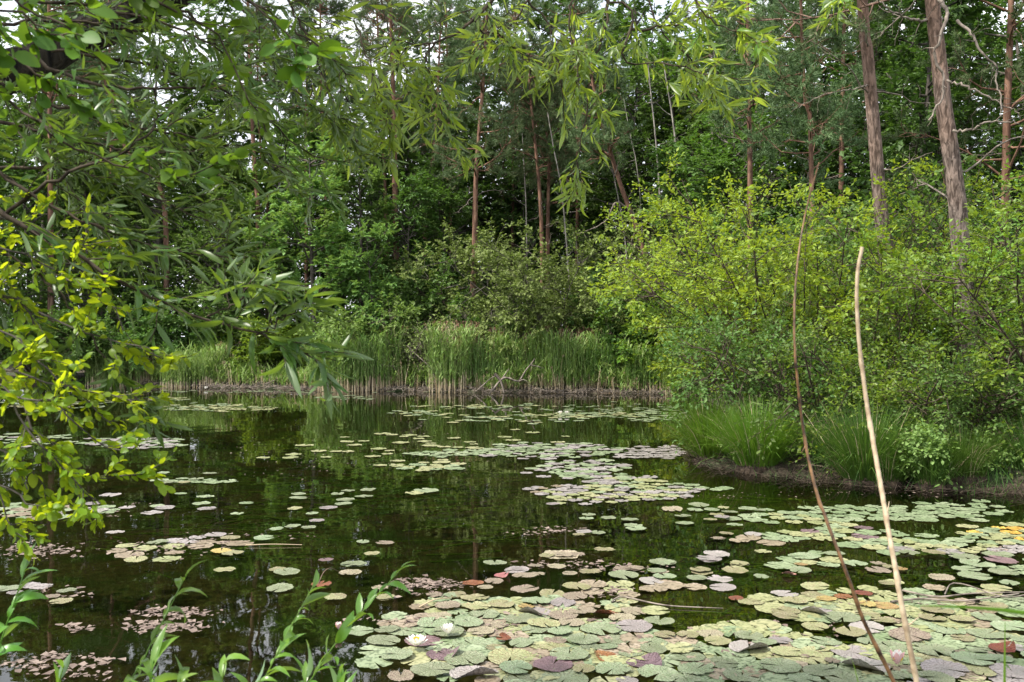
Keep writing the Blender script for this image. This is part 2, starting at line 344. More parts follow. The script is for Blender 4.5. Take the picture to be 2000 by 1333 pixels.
def shrub(seed, H, R, mat, stems=9, n2=7, n3=6, per=9, leaf=.07, tm=None, bark='twig', spread=.5, r0=.035, parent=None, up=.05, droop=.1, sub=None, jit=.5, flat=.8):
    rng = np.random.default_rng(seed); K = 9
    st = np.zeros((stems, K, 3)); az = rng.random(stems) * 2 * PI; c = np.stack([np.cos(az) * .15, np.sin(az) * .15, np.full(stems, -.1)], -1) * 1.
    d = nrm(np.stack([np.cos(az) * spread, np.sin(az) * spread, np.ones(stems)], -1)); L_ = H * rng.uniform(.7, 1.1, stems); st[:, 0] = c
    for k in range(1, K):
        out = np.stack([np.cos(az), np.sin(az), np.zeros(stems)], -1) * (.10 * R / H); d = nrm(d + out + rng.normal(0, .1, (stems, 3))); c = c + d * (L_ / (K - 1))[:, None]; st[:, k] = c
    b2 = grow(st, n2, R * .45, R * .9, .9, 6, up, .15, .2, 1, rng, 1, .4); b3 = grow(b2, n3, R * .18, R * .4, .8, 4, .02, .18, .35, 1, rng, flat, .3)
    tw = grow(b3, 3, .15, .4, .7, 3, 0, .2, .2, 1, rng, flat, .2)
    g = Geo().add(*tubes(st, r0 * np.linspace(1, .3, K)[None], 6)[:2]); g.add(*tubes(b2, r0 * .4 * np.linspace(1, .35, 6)[None], 4)[:2]); g.add(*tubes(b3, r0 * .16 * np.linspace(1, .4, 4)[None], 3)[:2])
    g.build('stem', M[bark], parent)
    c = Geo(); leaves(c, np.concatenate([b3[:, 1:], tw]), per, leaf, tm or SML, .9, 1.1, jit, droop, 0, rng); c.build('foliage', M[mat], parent, False)

def at(px, Y): x = (px - 1000) / F * Y; return (x, Y, float(gz(x, Y)))

# ---------------------------------------------------------------- near pines on the right bank
def px_line(pts, Y, ext=None): return np.array([W(a, b_, Y) for a, b_ in pts])
def placed_pine(seed, pts, Y, r0, H, cb, R, label, group=None, **k):
    """pts: pixels the trunk passes through, bottom to top"""
    base = at(pts[0][0], Y); wp = [W(a, b_, Y) for a, b_ in pts]; wp[0] = np.array(base) + (0, 0, -.2)
    d = wp[-1] - wp[-2]; d /= d[2]
    if H > wp[-1][2]: wp.append(wp[-1] + d * (H - wp[-1][2]) * np.array([.6, .6, 1]))
    P = resample(np.array(wp) - base, 22)
    e = empty('pine_tree', base, label, 'pine tree', group); pine(seed, P, r0, cb, R, e, **k); return e
pA = placed_pine(11, [(1752, 800), (1740, 560), (1722, 430), (1706, 240), (1690, 60), (1684, 0)], 17.5, .168, 17, .50, 3.6, 'tall grey barked pine rising straight behind the lime green shrubs on the right bank', nl=34, dead=5, mat='npine', tuft=1.3)
pB = placed_pine(12, [(1905, 820), (1885, 600), (1868, 380), (1842, 200), (1826, 40), (1820, 0)], 15.5, .185, 17, .46, 3.8, 'thick right hand pine with pale crooked dead boughs twisting down its trunk', nl=38, dead=5, mat='npine', tuft=1.3)
def deadbough(parent, pts, Y, r):
    P = resample([W(a, b_, Y + dy) - np.array(parent.location) for a, b_, dy in pts], 30); rng = np.random.default_rng(len(pts))
    P = P + rng.normal(0, .012, P.shape)
    tw = grow(P[None], 9, .2, .7, .8, 5, -.03, .3, .2, 1, rng)
    g = Geo().add(*tubes(P[None], r * np.linspace(1, .35, 30)[None], 6)[:2]); g.add(*tubes(tw, r * .3 * np.linspace(1, .3, 5)[None], 3)[:2]); g.build('dead_bough', M['dead'], parent)
deadbough(pB, [(1835, 0, -.2), (1850, 25, -.4), (1842, 55, -.6), (1826, 105, -.6), (1840, 150, -.6), (1842, 190, -.7), (1825, 215, -.8), (1815, 235, -.8)], 15.5, .035)
deadbough(pB, [(1850, 160, -.3), (1890, 170, -.5), (1950, 200, -.7), (1990, 220, -.8)], 15.5, .022)
deadbough(pB, [(1870, 40, -.2), (1900, 70, -.5), (1920, 105, -.7), (1948, 130, -.8), (1945, 155, -.8), (1955, 190, -.9), (1958, 220, -.9)], 15.5, .026)
deadbough(pB, [(1862, 258, -.2), (1900, 252, -.4), (1930, 238, -.6), (1990, 240, -.8)], 15.5, .025)
deadbough(pB, [(1840, 40, .2), (1780, 38, -.2), (1740, 20, -.5), (1715, 0, -.6)], 15.5, .03)
deadbough(pA, [(1705, 165, 0), (1660, 175, -.4), (1610, 185, -.6), (1560, 210, -.8)], 17.5, .014)
cam.dof.use_dof = True; cam.dof.focus_distance = 10; cam.dof.aperture_fstop = 9

# ---------------------------------------------------------------- pines of the far shore
GP = 'pines on the far shore'
FP = [([(510, 470), (503, 400), (497, 330), (486, 60)], 41, .15, 21, .62, 3.2, 'reddish pine trunk farthest left in the far wood, rising behind the pale maple'),
      ([(520, 480), (522, 400), (512, 340), (505, 200)], 43, .10, 17, .7, 2.2, 'thin pine leaning against the leftmost reddish pine trunk'),
      ([(645, 560), (636, 400), (630, 250), (625, 0)], 42, .12, 18, .7, 2.4, 'slim dark pine rising out of the layered maple foliage'),
      ([(778, 600), (772, 400), (768, 180), (762, 0)], 40, .19, 19, .62, 3.2, 'dark straight pine with a dense high crown between maple and reed gap'),
      ([(826, 560), (832, 400), (846, 300), (853, 210)], 44, .12, 18, .62, 2.6, 'narrow pine leaning slightly right beside the dark straight pine'),
      ([(760, 560), (752, 380), (745, 200), (735, 0)], 44, .12, 20, .6, 2.8, 'thin dark pine directly behind the dark straight pine, crown against the sky'),
      ([(917, 640), (927, 480), (930, 340), (946, 130)], 38, .17, 15.5, .55, 2.9, 'pink brown pine standing alone behind the tallest reeds'),
      ([(1062, 620), (1057, 430), (1045, 280), (1036, 190)], 41, .14, 15, .56, 2.6, 'left one of the pair of orange pine trunks above the dome shaped sallow'),
      ([(1068, 620), (1070, 430), (1072, 320), (1066, 240)], 42, .14, 15, .58, 2.4, 'right one of the pair of orange pine trunks above the dome shaped sallow'),
      ([(1300, 620), (1262, 510), (1215, 370), (1190, 290), (1170, 225)], 34.5, .15, 13, .66, 2.2, 'orange brown pine leaning strongly to the left with a bare pale bough'),
      ([(1466, 560), (1465, 320), (1463, 230), (1460, 0)], 29, .13, 15, .5, 2.6, 'reddish pine half hidden behind the lime green shrub'),
      ([(1590, 520), (1583, 260), (1572, 190), (1566, 60)], 23, .09, 12.5, .4, 2.6, 'scrawny dark pine with bare sideways branches left of the tall grey pine'),
      ([(325, 560), (318, 380), (250, 300), (215, 200)], 40, .15, 18, .6, 2.8, 'left leaning pine seen through the hanging willow leaves'),
      ([(100, 600), (98, 300), (96, 100)], 39, .16, 19, .6, 3.0, 'upright pine at the far left behind the willow twigs'),
      ([(220, 600), (218, 300), (214, 100)], 43, .14, 18, .62, 2.8, 'upright pine behind the left leaning one in the left of the wood'),
      ([(600, 560), (598, 300), (600, 100)], 46, .13, 19, .6, 2.8, 'slender pine behind the upper left willow leaves'),
      ([(1640, 500), (1645, 200), (1650, 0)], 34, .15, 17, .5, 3.0, 'pine behind the gap between the scrawny pine and the grey pine'),
      ([(880, 560), (878, 300), (872, 60)], 49, .14, 21, .42, 3.2, 'far pine with a broad crown filling the gap left of the lone pine'),
      ([(1000, 560), (1002, 300), (1006, 60)], 50, .14, 20, .42, 3.2, 'far pine behind and right of the lone pine'),
      ([(1125, 560), (1128, 300), (1120, 60)], 47, .14, 19, .42, 3.2, 'far pine behind the leaning pine with a soft grey green crown'),
      ([(1380, 560), (1384, 300), (1388, 60)], 44, .14, 18, .42, 3.0, 'far pine above the pale aspen trunks'),
      ([(1960, 600), (1965, 300), (1975, 0)], 24, .15, 16, .35, 3.2, 'bushy needled pine at the right edge of the photo')]
for q, (pts, Y, r0, H, cb, R, lab) in enumerate(FP):
    e = placed_pine(40 + q, pts, Y, r0, H, cb, R, lab, GP, nl=34, dead=6, tuft=1.0)
    if q == 9: deadbough(e, [(1240, 420, -.2), (1205, 395, -.4), (1185, 430, -.6), (1150, 450, -.7), (1120, 458, -.8)], 34.5, .035); deadbough(e, [(1200, 345, -.1), (1210, 310, -.3), (1205, 290, -.4)], 34.5, .025)
# thin pale stems between them
TS = [([(1235, 560), (1222, 480), (1190, 300)], 36, 'thin pale stem left of the leaning pine', .04), ([(1295, 560), (1290, 430), (1283, 300), (1272, 190)], 39, 'thin pale trunk right of the leaning pine', .06),
      ([(1330, 520), (1326, 380), (1316, 250), (1305, 180)], 38, 'pale trunk of a thin aspen farther right of the leaning pine', .07), ([(1125, 520), (1100, 400), (1083, 300)], 38, 'thin bare slanting pole right of the orange pine pair', .05),
      ([(1030, 560), (1028, 430), (1022, 300)], 42, 'thin pale stem left of the orange pine pair', .05), ([(1262, 500), (1250, 380), (1228, 250)], 42, 'slanting pale sapling behind the leaning pine', .04)]
for q, (pts, Y, lab, r) in enumerate(TS):
    base = at(pts[0][0], Y); P = [W(a, b_, Y) for a, b_ in pts]; P[0] = np.array(base); P.append(P[-1] + (P[-1] - P[-2]) * .8)
    e = empty('sapling', base, lab, 'young tree', 'thin pale saplings in the far wood'); P = resample(np.array(P) - base, 14); rng = np.random.default_rng(q)
    tw = grow(P[None], 14, .5, 1.6, .9, 5, .02, .2, .35, 1, rng); g = Geo().add(*tubes(P[None], r * np.linspace(1, .35, 14)[None], 6)[:2]); g.add(*tubes(tw, r * .22 * np.linspace(1, .4, 5)[None], 3)[:2]); g.build('trunk', M['pale'], e)
    c = Geo(); leaves(c, grow(tw[7:], 4, .2, .5, .7, 3, 0, .2, .2, 1, rng), 6, .1, DIA, .8, 1, .5, .1, 0, rng); c.build('crown', M['beech'], e, False)
# spruce-dark and leafy trees, built once per kind and copied
def kind(name, label, group, fn, spots):
    proto = empty(name, (0, 0, 0), label[0], 'tree', group); fn(proto); rng = random.Random(len(spots) * 7)
    spots = sorted(spots)
    for q, (px, Y, s) in enumerate(spots):
        o = proto if q == 0 else copy_tree(proto); x, y, z = at(px, Y); o.location = (x, y, z); o.rotation_euler = (0, 0, rng.random() * 6.28); o.scale = (s * rng.uniform(.9, 1.1), s * rng.uniform(.9, 1.1), s)
        o['label'] = label[q] if len(label) == len(spots) else (label[0] + (', %s of %s from the left' % (ORD[q], NUM[len(spots)])) if len(spots) > 1 else label[0])
kind('maple_tree', ['tall layered pale green maple in front of the leftmost pines', 'fresh green maple overhanging the reeds on the left of the gap'], 'maples at the far water edge',
     lambda p: DD(p, 1, 9.5, .14, 3.1, 'maple', 27, .15, r0=.15, flat=.06, per=12, up=-.01, ns=11, ntw=5), [(618, 36.9, .95), (725, 35.7, .60)])
kind('maple_tree', ['broad maple with light leaf tiers behind the willow twigs', 'high light green maple crown under the sky gap', 'maple glowing pale green behind the hanging willow sprays'], 'maples farther back in the far wood',
     lambda p: DD(p, 2, 12.5, .3, 2.9, 'maple', 28, .15, r0=.15, flat=.07, per=11, up=-.01, ns=11, ntw=5), [(400, 42, .95), (560, 41.5, .95), (700, 40.5, .9)])
kind('beech_tree', ['mid green leafy tree near the far shore'], 'leafy trees along the far shore',
     lambda p: DD(p, 3, 10.5, .06, 2.9, 'beech', 44, .15, r0=.14, per=9), [(-60, 38, 1), (60, 40.5, 1.0), (180, 40, .95), (300, 41, 1.05), (430, 38.5, .72), (520, 39.5, .62), (800, 39.5, .78), (860, 41, .95), (1340, 37, .85), (1420, 33, .95), (-220, 37, 1)])
kind('beech_tree', ['broad leafy tree in the middle of the wood'], 'leafy trees in the middle of the wood',
     lambda p: DD(p, 4, 14.5, .12, 3.5, 'beech', 46, .16, r0=.16, per=9), [(-100, 47, 1.1), (150, 49, 1.15), (370, 50, 1.1), (790, 47, .95), (880, 52, .95), (1110, 50, .95), (1230, 46, .98), (1320, 48, 1.1), (1400, 42, 1.05), (1480, 38, 1.0), (1700, 36, 1.05), (1850, 32, 1.0), (1990, 30, 1.0), (2120, 24, .9)])
kind('linden_tree', ['tall airy leafy tree behind the pines'], 'tall airy trees behind the pines',
     lambda p: DD(p, 8, 20, .22, 4.0, 'beech', 54, .19, r0=.17, per=9), [(-180, 50, 1.05), (-40, 52, 1.05), (80, 47, .95), (200, 54, 1.1), (330, 49, 1.0), (430, 53, 1.1), (560, 52, .85), (645, 56, .95), (990, 53, 1.25), (1235, 51, 1.25), (130, 50, 1.2), (1120, 58, 1.4), (880, 50, 1.15), (800, 54, 1.0), (905, 58, 1.1), (1060, 55, 1.1), (1180, 52, 1.0), (1300, 57, 1.1), (1430, 50, 1.05), (1550, 45, .95), (1680, 44, .95), (1800, 40, .9), (1930, 36, .85), (2100, 34, .85)])
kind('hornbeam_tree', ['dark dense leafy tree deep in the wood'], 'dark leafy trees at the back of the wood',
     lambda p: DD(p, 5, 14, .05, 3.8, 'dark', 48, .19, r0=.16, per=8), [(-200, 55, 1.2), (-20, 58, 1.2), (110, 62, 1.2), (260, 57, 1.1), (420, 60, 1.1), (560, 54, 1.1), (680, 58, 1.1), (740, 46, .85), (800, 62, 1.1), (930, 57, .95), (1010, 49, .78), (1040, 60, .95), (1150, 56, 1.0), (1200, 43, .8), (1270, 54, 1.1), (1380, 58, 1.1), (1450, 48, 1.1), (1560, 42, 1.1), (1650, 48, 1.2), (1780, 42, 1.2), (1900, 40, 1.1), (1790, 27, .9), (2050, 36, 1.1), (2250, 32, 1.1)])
kind('spruce_tree', ['low dark conifer behind the far reeds'], 'low dark conifers behind the reeds',
     lambda p: DD(p, 6, 5, .04, 1.9, 'dark', 50, .11, r0=.09, per=8, shape='cone', up=-.04), [(250, 40.5, .9), (340, 41, .8), (470, 40.5, .85), (560, 39.5, .8), (640, 38.5, .7), (830, 39, .8), (900, 40, .75), (1180, 37, .8), (1240, 36, .7), (1300, 37.5, .8), (1370, 36, .9)])
kind('lime_tree', ['bright yellow green crown glowing high behind the central willow sprays', 'yellow green tree showing through the gap beside the lone pine'], 'yellow green trees deep in the wood',
     lambda p: DD(p, 7, 12, .35, 2.8, 'lime', 38, .15, r0=.14, per=8), [(960, 56, .72), (1395, 47, 1.15)])
# far-off wood behind everything
rng = np.random.default_rng(77); g = Geo(); P0 = []
for q in range(110):
    a = rng.uniform(-1.1, 1.3); Y = rng.uniform(62, 110); x = a * Y * .75
    P0.append(lines((x, Y, gz(x, Y)), (x, Y, rng.uniform(10, 17) * Y / 80), 8, .2, rng))
P0 = np.array(P0); lm = grow(P0, 40, 2, 3.6, 1.2, 4, .05, .15, .05, 1, rng, .5, .5); tw = grow(lm, 10, .5, 1.0, .8, 3, 0, .2, .2, 1, rng)
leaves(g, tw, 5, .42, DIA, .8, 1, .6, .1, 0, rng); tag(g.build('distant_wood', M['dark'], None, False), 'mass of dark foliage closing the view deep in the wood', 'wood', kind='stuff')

# ---------------------------------------------------------------- shrubs of the far shore
def put_shrub(name, label, cat, px, Y, group=None, **k):
    e = empty(name, at(px, Y), label, cat, group); shrub(parent=e, **k); return e
put_shrub('sallow_bush', 'large dome shaped olive green sallow arching over the reeds', 'bush', 1090, 36.6, seed=31, H=6.6, R=3.6, mat='sallow', stems=26, n2=10, n3=8, per=5, leaf=.13, tm=[DIA], spread=.6, bark='bark', droop=.35, up=-.03)
put_shrub('dogwood_bush', 'grey green bush with pale leaves beside the lone pine', 'bush', 935, 36.4, seed=32, H=4.2, R=1.8, mat='beech', stems=14, n2=8, n3=6, per=5, leaf=.13, tm=[DIA], spread=.4)
put_shrub('dry_bush', 'half bare brown bush with few leaves in the gap between the reed clumps', 'bush', 825, 35.8, seed=33, H=3.0, R=2.0, mat='sallow', stems=20, n2=10, n3=9, per=1, leaf=.09, tm=[DIA], spread=.8, bark='dead')
for q, (px, Y, H, mt, lab) in enumerate([(700, 36, 3.2, 'maple', 'pale green bush topping the left reed clump'), (520, 38.5, 3.0, 'hazel', 'leafy green bush behind the low reeds on the left'), (380, 39, 3.2, 'beech', 'dark green bush seen under the willow tip on the left'),
        (240, 39.5, 3.2, 'beech', 'dark green bush behind the yellow green twigs'), (1270, 35, 3.4, 'beech', 'bush between the sallow and the right bank shrubs'), (1340, 33.6, 3.6, 'hazel', 'green bush where the far reeds meet the right bank'), (80, 38.6, 3.0, 'beech', 'bush on the shore at the far left edge')]):
    put_shrub('shore_bush', lab, 'bush', px, Y, 'bushes behind the far reeds', seed=50 + q, H=H, R=1.9, mat=mt, stems=16, n2=8, n3=6, per=5, leaf=.13, tm=[DIA], spread=.6)

# ---------------------------------------------------------------- right bank shrubs
GS = 'shrubs on the right bank'
RB = [('lime green shrub spreading over the water at the left end of the right bank', 1525, 17.5, 5.1, 1.9, 'lime', 15, .075), ('yellow green shrub top beneath the scrawny pine', 1570, 17, 5.0, 2.2, 'lime', 16, .07),
      ('green shrub in front of the tall grey pine', 1640, 15.8, 3.7, 1.5, 'hazel', 9, .065), ('broad green shrub around the foot of the thick right hand pine', 1800, 16.4, 3.8, 1.5, 'hazel', 10, .065),
      ('bright green shrub at the right edge behind the sedges', 2045, 13.8, 4.4, 1.4, 'hazel', 11, .065), ('low green shrub leaning over the water above the first sedge tussocks', 1525, 14.3, 2.0, 1.4, 'beech', 11, .06),
      ('low shrub with drooping twigs above the middle sedges', 1630, 13.7, 2.2, 1.5, 'beech', 13, .06), ('knee high shrub with pale round leaves between the two right hand pines', 1760, 13.1, 1.9, 1.2, 'hazel', 11, .055),
      ('low dark green shrub hanging over the bank below the thick right hand pine', 1915, 12.9, 1.5, 1.2, 'beech', 11, .055), ('shrub beyond the right edge of the bank', 2110, 12.6, 4.2, 1.9, 'hazel', 13, .07), ('pale green shrub farther back along the right bank', 1440, 24, 5.2, 2.2, 'hazel', 18, .1),
      ('shrub behind the yellow green shrub top', 1560, 21.5, 5.2, 2.2, 'beech', 18, .09), ('leafy shrub filling the space behind the grey pine', 1720, 20, 4.9, 2.6, 'beech', 18, .09),
      ('leafy shrub behind the thick right hand pine', 1880, 18.8, 4.8, 2.2, 'beech', 18, .09), ('leafy shrub farther back at the right edge', 2040, 17.5, 4.8, 2.4, 'beech', 16, .09), ('yellow green bush where the right bank turns', 1425, 30, 3.0, 1.5, 'lime', 16, .11)]
for q, (lab, px, Y, H, R, mt, ns, lf) in enumerate(RB):
    put_shrub('shrub', lab, 'shrub', px, Y, GS, seed=80 + q, H=H, R=R, mat=mt, stems=ns, n2=8, n3=6, per=4, leaf=lf * 1.06, spread=.6 if q in (0, 5, 6) else .45, r0=.026, flat=.35, up=.0)
put_shrub('maple_seedling', 'small maple seedling with bright leaves at the water edge below the thick pine', 'seedling', 1845, 11.75, seed=99, H=.62, R=.5, mat='maple', stems=6, n2=5, n3=4, per=4, leaf=.05, tm=OVA, r0=.006, spread=.6)

# ---------------------------------------------------------------- sedge tussocks on the right bank
BLD = [leaf_tmpl([0, .25, .5, .75, 1], [.0042, .0052, .0045, .0028, .0004], c, .3) for c in (.15, .45, .9, 1.7)]
def tussock(seed, n, L_, rad, parent, mat='sedge', dry=.05, lean=0, bw=1.0):
    rng = np.random.default_rng(seed); bw = 1.1; az = rng.random(n) * 2 * PI; r = rad * np.sqrt(rng.random(n))
    pos = np.stack([np.cos(az) * r, np.sin(az) * r, .12 - .25 * (r / rad) ** 2 * .3], -1); tilt = np.clip(r / rad * .42 + rng.normal(0, .14, n), 0, 1.2)
    d = np.stack([np.cos(az) * np.sin(tilt) + lean, np.sin(az) * np.sin(tilt), np.cos(tilt)], -1)
    nn = nrm(np.stack([-np.cos(az), -np.sin(az), np.full(n, .25)], -1) + rng.normal(0, .25, (n, 3))); ln = L_ * rng.uniform(.55, 1.1, n)
    pick = rng.integers(0, 3, n); pick[rng.random(n) < .12] = 3; isd = rng.random(n) < dry
    # curl bends away from the normal, so the normal points inwards and up
    for tg, mt, nm in ((~isd, mat, 'blades'), (isd, 'dry', 'dry_blades')):
        g = Geo()
        for k in range(4):
            m_ = tg & (pick == k)
            if m_.any(): g.add(*scatter(BLD[k], pos[m_], d[m_], nn[m_], ln[m_], rng.random(m_.sum()), bw))
        g.build(nm, M[mt], parent, False)
    a = np.linspace(0, 2 * PI, 17)[:-1]; g = Geo(); V = [(0, 0, .13)]
    for k, (rr, zz) in enumerate(((.6, .11), (.95, .03), (1.05, -.12), (1.0, -.4))):
        for t in a: V.append((math.cos(t) * rad * rr * (1 + .12 * math.sin(t * 5 + seed)), math.sin(t) * rad * rr * (1 + .12 * math.sin(t * 5 + seed)), zz + rng.normal(0, .01)))
    Fq = [(1 + k * 16 + i, 1 + k * 16 + (i + 1) % 16, 1 + (k + 1) * 16 + (i + 1) % 16, 1 + (k + 1) * 16 + i) for k in range(3) for i in range(16)]
    g.add(V, Fq); g.add(V, [(0, 1 + i, 1 + (i + 1) % 16) for i in range(16)]); g.build('root_mound', MUD, parent)
MUD = plain('peat', (.018, .012, .009), (.07, .05, .033), .9, 14)
for q, (px, py, h, rad, n, lab) in enumerate([(1387, 902, .98, .24, 650, 'upright bright green sedge tussock at the very tip of the right bank'), (1480, 922, .92, .30, 750, 'second sedge tussock from the tip, standing on a dark root mound'),
        (1560, 893, .7, .3, 380, 'shorter sedge tussock set back under the low shrub'), (1628, 925, .75, .28, 480, 'sedge tussock left of the drooping curtain of blades'), (1690, 944, .98, .30, 800, 'tall sedge tussock with blades drooping straight into the water'),
        (1765, 930, .8, .3, 480, 'shaded sedge tussock between the two foreground stems and the seedling'), (1880, 950, .66, .28, 620, 'low spreading sedge tussock whose blades fan into the water below the thick pine'),
        (1945, 915, .95, .32, 480, 'tall loose sedge tussock behind the fanning one'), (2030, 950, .8, .3, 380, 'sedge tussock at the right edge of the photo'), (1730, 948, .62, .24, 380, 'sedge tuft right beside the blades drooping into the water'), (1820, 955, .6, .22, 300, 'low sedge tuft left of the maple seedling')]):
    x, y = ON(px, py); e = empty('sedge_tussock', (x, y + .02, max(.02, float(gz(x, y + .1)) * .5)), lab, 'tussock', 'sedge tussocks along the right bank'); tussock(200 + q, int(n * 1.9), h, rad, e, mat='sedge' if q in (0, 1) else 'sedge_dark', lean=-.03)
# grass over the rest of the right bank and near it
rng = np.random.default_rng(5); N = 15000; x = rng.uniform(3, 12, N); y = rng.uniform(10.2, 20, N); sd = sdist(x, y); m_ = (sd > -.02) & (((sd < 1.4) & (x > 4.2)) | (rng.random(N) < .25)); x, y = x[m_], y[m_]; N = len(x)
d = nrm(np.stack([rng.normal(0, .3, N), rng.normal(0, .3, N), np.ones(N)], -1)); nn = -d * 0 + nrm(rng.normal(size=(N, 3)) + UP * .3); pos = np.stack([x, y, gz(x, y) - .02], -1); pk = rng.integers(0, 4, N); g = Geo()
for k in range(4): g.add(*scatter(BLD[k], pos[pk == k], d[pk == k], nn[pk == k], rng.uniform(.25, .6, (pk == k).sum()), None, 1.3))
tag(g.build('bank_grass', M['sedge_dark'], None, False), 'loose grass growing on the right bank', 'grass', kind='stuff')
# dead stalks and roots tangled along the waterline
def shore_pts(n, rng, seg, off0, off1):
    P = []; pp = POND[seg[0]:seg[1]]; ln = np.linalg.norm(np.diff(pp, axis=0), axis=1); c = np.concatenate([[0], np.cumsum(ln)])
    for s in rng.random(n) * c[-1]:
        i = min(np.searchsorted(c, s, side='right') - 1, len(ln) - 1); u = (s - c[i]) / ln[i]; e = pp[i + 1] - pp[i]; nn_ = np.array([e[1], -e[0]]) / ln[i]
        P.append(pp[i] + e * u + nn_ * rng.uniform(off0, off1))
    return np.array(P)
rng = np.random.default_rng(8); sp = shore_pts(900, rng, (6, 15), -.1, .5); N = len(sp); d = rng.normal(0, 1, (N, 3)) * (1, 1, .3); d = nrm(d); L_ = rng.uniform(.15, .6, N)
P = np.stack([np.concatenate([sp, np.maximum(gz(sp[:, 0], sp[:, 1]), 0)[:, None] + .02], 1) + d * L_[:, None] * t + UP * .05 * math.sin(t * PI) for t in np.linspace(-.5, .5, 5)], 1)
P[:, :, 2] = np.maximum(P[:, :, 2], -.05); V, Fq, _ = tubes(P, .004, 3); tag(Geo().add(V, Fq, np.random.default_rng(1).random(len(Fq))).build('bank_litter', M['twig']), 'tangle of dead stalks and roots along the foot of the right bank', 'plant litter', kind='stuff')

# ---------------------------------------------------------------- reeds of the far shore
RL = [leaf_tmpl([0, .3, .65, 1], [.016, .024, .016, .001], c, .3) for c in (.4, 1.0, 1.7)]
def reeds(seed, xs, ys, H, drys, parent, fr=(1, 1)):
    rng = np.random.default_rng(seed); n = len(xs); H = H * rng.uniform(.45, 1.12, n); dry = rng.random(n) < drys
    ln = rng.normal(0, .11, (n, 2)); t = np.linspace(0, 1, 5); z0 = np.maximum(gz(xs, ys), -.12)
    P = np.stack([np.stack([xs + ln[:, 0] * k * k * H, ys + ln[:, 1] * k * k * H, z0 + H * k], -1) for k in t], 1)
    gs, gd, gl_ = Geo(), Geo(), Geo(); gp = Geo(); G_ = ~dry
    gs.add(*tubes(P[G_], .008, 3, rng.random(G_.sum()))); dt = dry & (rng.random(n) < .6)
    Pd = P[dry]; Pd = Pd * 1.0; gd.add(*tubes(Pd, .011, 3, rng.random(len(Pd))))
    b = P[:, [0, 1]].copy(); b[:, 1] = b[:, 0] + (b[:, 1] - b[:, 0]) * rng.uniform(.35, 1.25, (n, 1)); gd.add(*tubes(b[G_], .013, 3, rng.random(G_.sum())))  # sere sheaths at the foot
    per = 9; Pl = P[G_]; M_ = len(Pl)
    if M_:
        idx = np.repeat(np.arange(M_), per); tt = np.clip(.22 + .78 * (np.tile(np.arange(per), M_) + rng.random(M_ * per)) / per, 0, .999); f = tt * 4; a = f.astype(int); u = (f - a)[:, None]
        st = Pl[idx, a] * (1 - u) + Pl[idx, np.minimum(a + 1, 4)] * u; az = rng.random(len(idx)) * 2 * PI; tl = rng.uniform(.2, 1.0, len(idx))
        d = np.stack([np.cos(az) * np.sin(tl), np.sin(az) * np.sin(tl), np.cos(tl)], -1); nn = np.stack([-np.cos(az) * np.cos(tl), -np.sin(az) * np.cos(tl), np.sin(tl)], -1); pk = rng.integers(0, 3, len(idx))
        for k in range(3):
            m_ = pk == k; gl_.add(*scatter(RL[k], st[m_], d[m_], nn[m_], rng.uniform(.3, .62, m_.sum()), rng.random(m_.sum()), 1.1))
    tp = P[dt]
    if len(tp):
        o = grow(tp[:, -2:], 14, .12, .2, .35, 3, -.03, .1, .8, 1, rng); gp.add(*tubes(o, .012, 3, rng.random(len(o))))
    if len(tp): gd.add(*tubes(o, .006, 3, rng.random(len(o))))
    return gs, gd, gl_, gp
def reed_clump(seed, px, Y, hw, dp, n, H, dry, lab):
    rng = np.random.default_rng(seed); x0 = (px - 1000) / F * Y; r = np.sqrt(rng.random(n)); a = rng.random(n) * 2 * PI; xs, ys = x0 + hw * r * np.cos(a), Y + dp * r * np.sin(a)
    Hh = H * (1 - .3 * r ** 3); gs, gd, gl_, gp = reeds(seed, xs, ys, Hh, dry, None); e = empty('reed_clump', (x0, Y, 0), lab, 'reeds', 'reed clumps on the far shore')
    for nm, g, mt in (('stalks', gs, 'reed'), ('dry_stalks', gd, 'dry'), ('leaf_blades', gl_, 'reed'), ('seed_plumes', gp, 'plume')):
        if g.V:
            for v in g.V: v -= np.array([x0, Y, 0])
            g.build(nm, M[mt], e, False)
for a in [(301, 700, 34.6, 1.6, .8, 560, 2.75, .14, 'dense rounded reed clump left of the brown gap'), (302, 880, 33.7, .85, .7, 260, 3.0, .42, 'tall reed clump with many pale dry stalks just right of the brown gap'),
          (303, 945, 34.0, .8, .6, 150, 2.6, .4, 'reeds with brown plumes behind the driftwood'), (304, 1010, 33.8, .8, .6, 230, 2.35, .2, 'reed clump right behind the upcurved driftwood branch'),
          (305, 1115, 33.6, 1.3, .7, 360, 2.6, .38, 'wide reed clump with dry stems right of the driftwood'), (306, 1170, 33.6, .7, .6, 150, 2.0, .2, 'green reed clump ending just before the low gap'), (307, 1280, 32.9, 1.1, .7, 300, 2.05, .14, 'lower bright reed clump near the right bank shrubs'), (308, 1375, 32.6, 1.0, .7, 220, 1.8, .08, 'reeds half covered by the yellow green shrub'),
          (312, 1345, 31.9, .9, .5, 200, 1.7, .12, 'short reed clump at the corner where the right bank begins'), (309, 640, 35.2, .7, .6, 150, 2.2, .25, 'thin reed clump with dry tips left of the rounded clump'), (310, 380, 37.2, 1.5, .7, 300, 1.9, .1, 'reed clump behind the tips of the yellow green twigs'), (311, 235, 38.3, 1.5, .7, 240, 2.0, .3, 'reed clump with dry stems behind the yellow green branch')]: reed_clump(*a)
rng = np.random.default_rng(9); sp = shore_pts(1500, rng, (18, 26), .0, 1.4); gs, gd, gl_, gp = reeds(320, sp[:, 0], sp[:, 1], 0.75 + .3 * np.sin(sp[:, 0] * .9), .25, None)
gl_.v and tag(gl_.build('reed_fringe', M['reed'], None, False), 'low green reed growth along the far waterline', 'reeds', kind='stuff')
